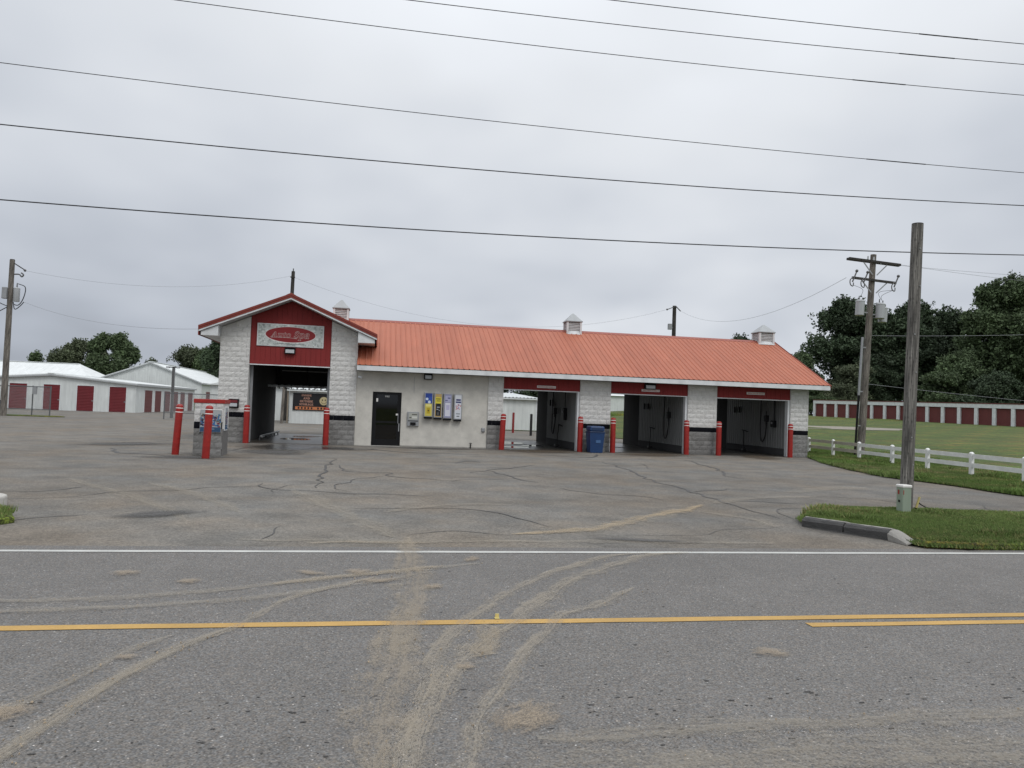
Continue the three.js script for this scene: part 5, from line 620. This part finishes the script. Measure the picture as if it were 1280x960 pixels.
// ------------------------------------------------------------------ trees
const leafGeos = [];
for (let k = 0; k < 3; k++) { const r = rng(600 + k), P = [], N = []; for (let i = 0; i < 16; i++) { const th = r() * 6.283, ph = Math.acos(2 * r() - 1), R = 0.75 * Math.cbrt(r()), c = [R * Math.sin(ph) * Math.cos(th), R * Math.cos(ph) * 0.8, R * Math.sin(ph) * Math.sin(th)]; const q = new THREE.Quaternion().setFromEuler(new THREE.Euler(r() * 6.28, r() * 6.28, r() * 6.28)); const s = 0.17 + r() * 0.16; const v = [[-s, 0, 0], [0, 0.06, -s * 0.6], [s, 0, 0], [0, 0.06, s * 0.6]].map((a) => new THREE.Vector3(...a).applyQuaternion(q)); for (const ix of [0, 1, 2, 0, 2, 3]) P.push(c[0] + v[ix].x, c[1] + v[ix].y, c[2] + v[ix].z); } const g = new THREE.BufferGeometry(); g.setAttribute('position', new THREE.Float32BufferAttribute(P, 3)); g.computeVertexNormals(); leafGeos.push(g); }
const leafMat = M(1, 1, 1, { roughness: 0.75, side: THREE.DoubleSide });
let treeSeed = 1000;
function tree(label, x, z, y, H, R, tone, opt = {}) {
  const r = rng(treeSeed++), t = thing('tree', label, 'tree', [x, y, z], opt.group || 'trees behind the lots', true);
  const base = opt.base ?? 0.22, th = H * 0.75, bars = [];
  bars.push(rod([0, -0.5, 0], [0.02 * H * (r() - 0.5), th * 0.55, 0], H * 0.022 + 0.06, H * 0.016 + 0.03, 9)); const tr = L(t, 'trunk', merge(bars), mat.bark); void tr;
  const lobes = []; const nl = opt.lobes || 11;
  for (let k = 0; k < nl; k++) { const a = r() * 6.283, h = base + (1 - base) * (0.12 + 0.78 * r()), prof = Math.sin(Math.PI * Math.pow(clamp((h - base) / (1 - base)), 0.8)) * 0.75 + 0.12; const d = R * prof * Math.sqrt(r()) * 0.85; const tl = opt.tall ? 0.62 : 1; lobes.push([Math.cos(a) * d, h * H, Math.sin(a) * d, R * (0.2 + 0.22 * r()) * tl, H * (0.07 + 0.08 * r()) * (opt.tall ? 1.25 : 1)]); }
  lobes.push([0, H * (base + 0.4 * (1 - base)), 0, R * 0.6, H * 0.2], [0, H * 0.87, 0, R * 0.35, H * 0.11]);
  const limb = lobes.slice(0, 6).map(([lx, ly, lz]) => rod([0, th * (0.25 + 0.25 * r()), 0], [lx * 0.9, ly, lz * 0.9], H * 0.009 + 0.02, 0.02, 6)); L(t, 'limb', merge(limb), mat.bark);
  const n = Math.round((opt.n || 1500) * 1.35), per = Math.ceil(n / lobes.length), m = new THREE.Matrix4(), q = new THREE.Quaternion(), im = new THREE.InstancedMesh(leafGeos[treeSeed % 3], leafMat, per * lobes.length); im.name = 'crown'; im.userData.kind = 'stuff'; im.castShadow = im.receiveShadow = true;
  let id = 0; const col = new THREE.Color();
  for (const [lx, ly, lz, lr, lh] of lobes) { const tw = 0.8 + 0.4 * r(); for (let k = 0; k < per; k++) { const a = r() * 6.283, c = 2 * r() - 1, rad = Math.pow(r(), 0.36) * (0.78 + 0.5 * r() * r()) * (r() < 0.09 ? 1.15 + 0.4 * r() : 1), sn = Math.sqrt(1 - c * c); const s = (opt.leaf || 1) * (0.75 + 0.6 * r()); m.compose(new THREE.Vector3(lx + Math.cos(a) * sn * rad * lr, ly + c * rad * lh, lz + Math.sin(a) * sn * rad * lr), q.setFromEuler(new THREE.Euler(r() * 6.28, r() * 6.28, r() * 6.28)), new THREE.Vector3(s, s, s)); im.setMatrixAt(id, m); const k2 = tw * (0.75 + 0.5 * r()); col.setRGB(tone[0] * k2, tone[1] * k2, tone[2] * k2); im.setColorAt(id, col); id++; } }
  t.add(im); return t;
}
const DARK = [0.04, 0.064, 0.03], MID = [0.068, 0.102, 0.042], OLIVE = [0.085, 0.105, 0.055];
const TR = [
  // far right, behind the garage row
  ['broad dark tree with gaps behind the transformer pole', 106, -158, 27, 13, DARK, 3600], ['dark tree at the left end of the wood beside the red roof', 99, -168, 14, 7, MID, 1500], ['dark tree between the transformer pole and the stub pole', 116, -152, 25.5, 9.5, DARK, 2600], ['dark rounded tree just beyond the stub pole', 126, -152, 24.5, 8.5, DARK, 2400], ['tall mid green tree above the garage row', 125, -134, 30, 11, MID, 3600], ['tall mid green tree with open branches at the wood edge', 136, -126, 31.5, 11, MID, 3600], ['dark tree leaning over the garages at the field edge', 144, -116, 31, 11, DARK, 3000], ['dark tree deep in the wood behind the garages', 140, -150, 27, 12, DARK, 2600], ['low light green tree behind the garages', 112, -132, 13, 8, MID, 2000], ['low bushy tree behind the far garages', 98, -145, 11, 7, OLIVE, 1500], ['bushy shrub left of the garage row', 85, -139, 7.5, 5, MID, 1100], ['dark round shrub tucked behind the end garage', 91, -150, 9, 6, DARK, 1200], ['low shrub at the corner of the garage row', 74, -150, 6, 5, DARK, 900], ['dark shrub closing the gap behind the end garages', 107, -150, 11, 7, DARK, 1500], ['small tree peeking over the last cupola', 86, -172, 18.7, 5, DARK, 1300], ['low tree at the field corner behind the last bay', 88, -150, 13, 6.5, MID, 1500], ['pale bushy shrub beside the far garages', 92, -140, 6.5, 5, OLIVE, 1100], ['bushy shrub behind the garage roofs', 104, -128, 9, 6.5, MID, 1400], ['dark shrub behind the middle garages', 108, -118, 9, 7, DARK, 1500], ['green shrub behind the nearer garages', 112, -106, 9.5, 7.5, MID, 1600], ['broad dark shrub behind the nearest garages', 116, -94, 11, 8.5, DARK, 1700], ['spreading green tree behind the nearest garages', 126, -108, 17, 9.5, MID, 2200],
  // left, behind the storage buildings
  ['rounded grey green tree behind the low storage building', -56.5, -162, 12.4, 6.4, OLIVE, 2200], ['taller rounded tree standing against the rounded grey green one', -48.5, -156, 13.4, 6.2, MID, 2400], ['thin young tree at the edge of the taller rounded tree', -43, -160, 9.2, 3, OLIVE, 600], ['light green tree behind the tall pale gable', -39.5, -170, 12.0, 6.0, OLIVE, 1700], ['mid green tree between the pale gable and the car wash', -33.5, -166, 12.2, 5.0, MID, 1600], ['dark tree rising beside the car wash gable', -27.0, -148, 13.6, 5.2, DARK, 2200], ['small shrub top above the long white roof', -64.5, -162, 9.6, 2.2, MID, 400], ['low shrub behind the long white roof', -61.5, -164, 8.3, 2.6, OLIVE, 400], ['dark tree hidden behind the car wash gable', -18, -150, 12.5, 6, DARK, 1500],
  // behind the storage building seen through the bays
  ['dark tree over the storage roof seen through the first bay', 14, -88, 9, 5.5, DARK, 1300], ['second dark tree over the storage roof behind the first bay', 22, -92, 8.5, 5, DARK, 1200], ['dark tree behind the far building on the rise', 48, -160, 9, 8, DARK, 1200]];
for (const [l, x, z, h, R, tone, n] of TR) tree(l, x, z, x > 14 ? Math.min(rise(x, z), 3.1) : -0.1, h, x < -20 ? R * 1.15 : R, tone, { n, leaf: 0.42 + h * 0.024, lobes: Math.round(12 + h * 0.55), base: h > 15 ? 0.1 : 0.08, tall: x < -20 });
// ------------------------------------------------------------------ grass blades
{
  const r = rng(31), P = [];
  for (let i = 0; i < 7; i++) { const a = r() * 6.283, d = 0.05 * r(), h = 0.6 + 0.4 * r(), w = 0.007, lx = (r() - 0.5) * 0.9 * h, lz = (r() - 0.5) * 0.9 * h, x = Math.cos(a) * d, z = Math.sin(a) * d, cx = Math.cos(a + 1.57) * w, cz = Math.sin(a + 1.57) * w; P.push(x - cx, 0, z - cz, x + cx, 0, z + cz, x + lx * 0.055, h * 0.055, z + lz * 0.055); }
  const g = new THREE.BufferGeometry(); g.setAttribute('position', new THREE.Float32BufferAttribute(P, 3)); g.computeVertexNormals();
  const inside = (x, z, poly) => { let c = false; for (let i = 0, j = poly.length - 1; i < poly.length; j = i++) { const [a, b] = poly[i], [d, e] = poly[j]; if ((b > z) !== (e > z) && x < (d - a) * (z - b) / (e - b) + a) c = !c; } return c; };
  const sow = (name, label, n, pick, y, size) => { const im = new THREE.InstancedMesh(g, mat.blade, n); im.name = numbered(name); im.userData = { label, category: 'grass', kind: 'stuff' }; const m = new THREE.Matrix4(), q = new THREE.Quaternion(), c = new THREE.Color(); let k = 0; while (k < n) { const [x, z] = pick(); if (x === null) continue; const wd = fbm(x * 1.3, z * 1.3, 71, 3), s = size * (0.5 + 0.8 * r()) * (0.55 + 0.5 * wd + 1.6 * Math.max(0, wd - 0.58) * 4 * r()); m.compose(new THREE.Vector3(x, y(x, z), z), q.setFromEuler(new THREE.Euler(0, r() * 6.28, 0)), new THREE.Vector3(s * 1.3, s, s * 1.3)); im.setMatrixAt(k, m); const t = grassCol(x, z), b = 0.62 + 0.6 * r(), dry = r() < 0.06 + 0.5 * step(0.52, 0.7, fbm(x * 0.8 + 7, z * 0.8, 75, 3)) ? 1 : 0; c.setRGB(t[0] * b * (0.19 + 0.16 * dry), t[1] * b * (0.3 + 0.06 * dry), t[2] * b * (0.11 + 0.1 * dry)); im.setColorAt(k, c); k++; } im.castShadow = im.receiveShadow = true; scene.add(im); };
  sow('island_grass', 'mown grass on the roadside island around the wooden pole', 42000, () => { const x = 7.2 + r() * r() * 12, z = -13.2 + r() * 3.9; return inside(x, z, ISL) ? [x, z] : [null]; }, () => 0.095, 0.95);
  sow('island_grass', 'grass tuft beside the pale kerb end at the driveway', 5200, () => { const x = -7.5 + r() * 3, z = -11.95 + r() * 1.9; return inside(x, z, ISL2) ? [x, z] : [null]; }, () => 0.085, 1.25);
  sow('island_grass', 'ragged grass fringe growing over the edge of the roadside island', 7000, () => { const i = Math.floor(r() * ISL.length), [a, b] = ISL[i], [d, e] = ISL[(i + 1) % ISL.length], t = r(); if (a > 17 && d > 17) return [null]; return [a + (d - a) * t + (r() - 0.6) * 0.22, b + (e - b) * t + (r() - 0.5) * 0.2]; }, () => 0.03, 1.2);
  sow('verge_grass', 'grass verge between the lot edge and the white fence', 60000, () => { const z = -15 - r() * 26, x = edgeX(z) - 0.06 + Math.pow(r(), 1.6) * 7; return [x, z]; }, (x, z) => 0.025 + rise(x, z), 1.45);
}
renderer.render(scene, camera);
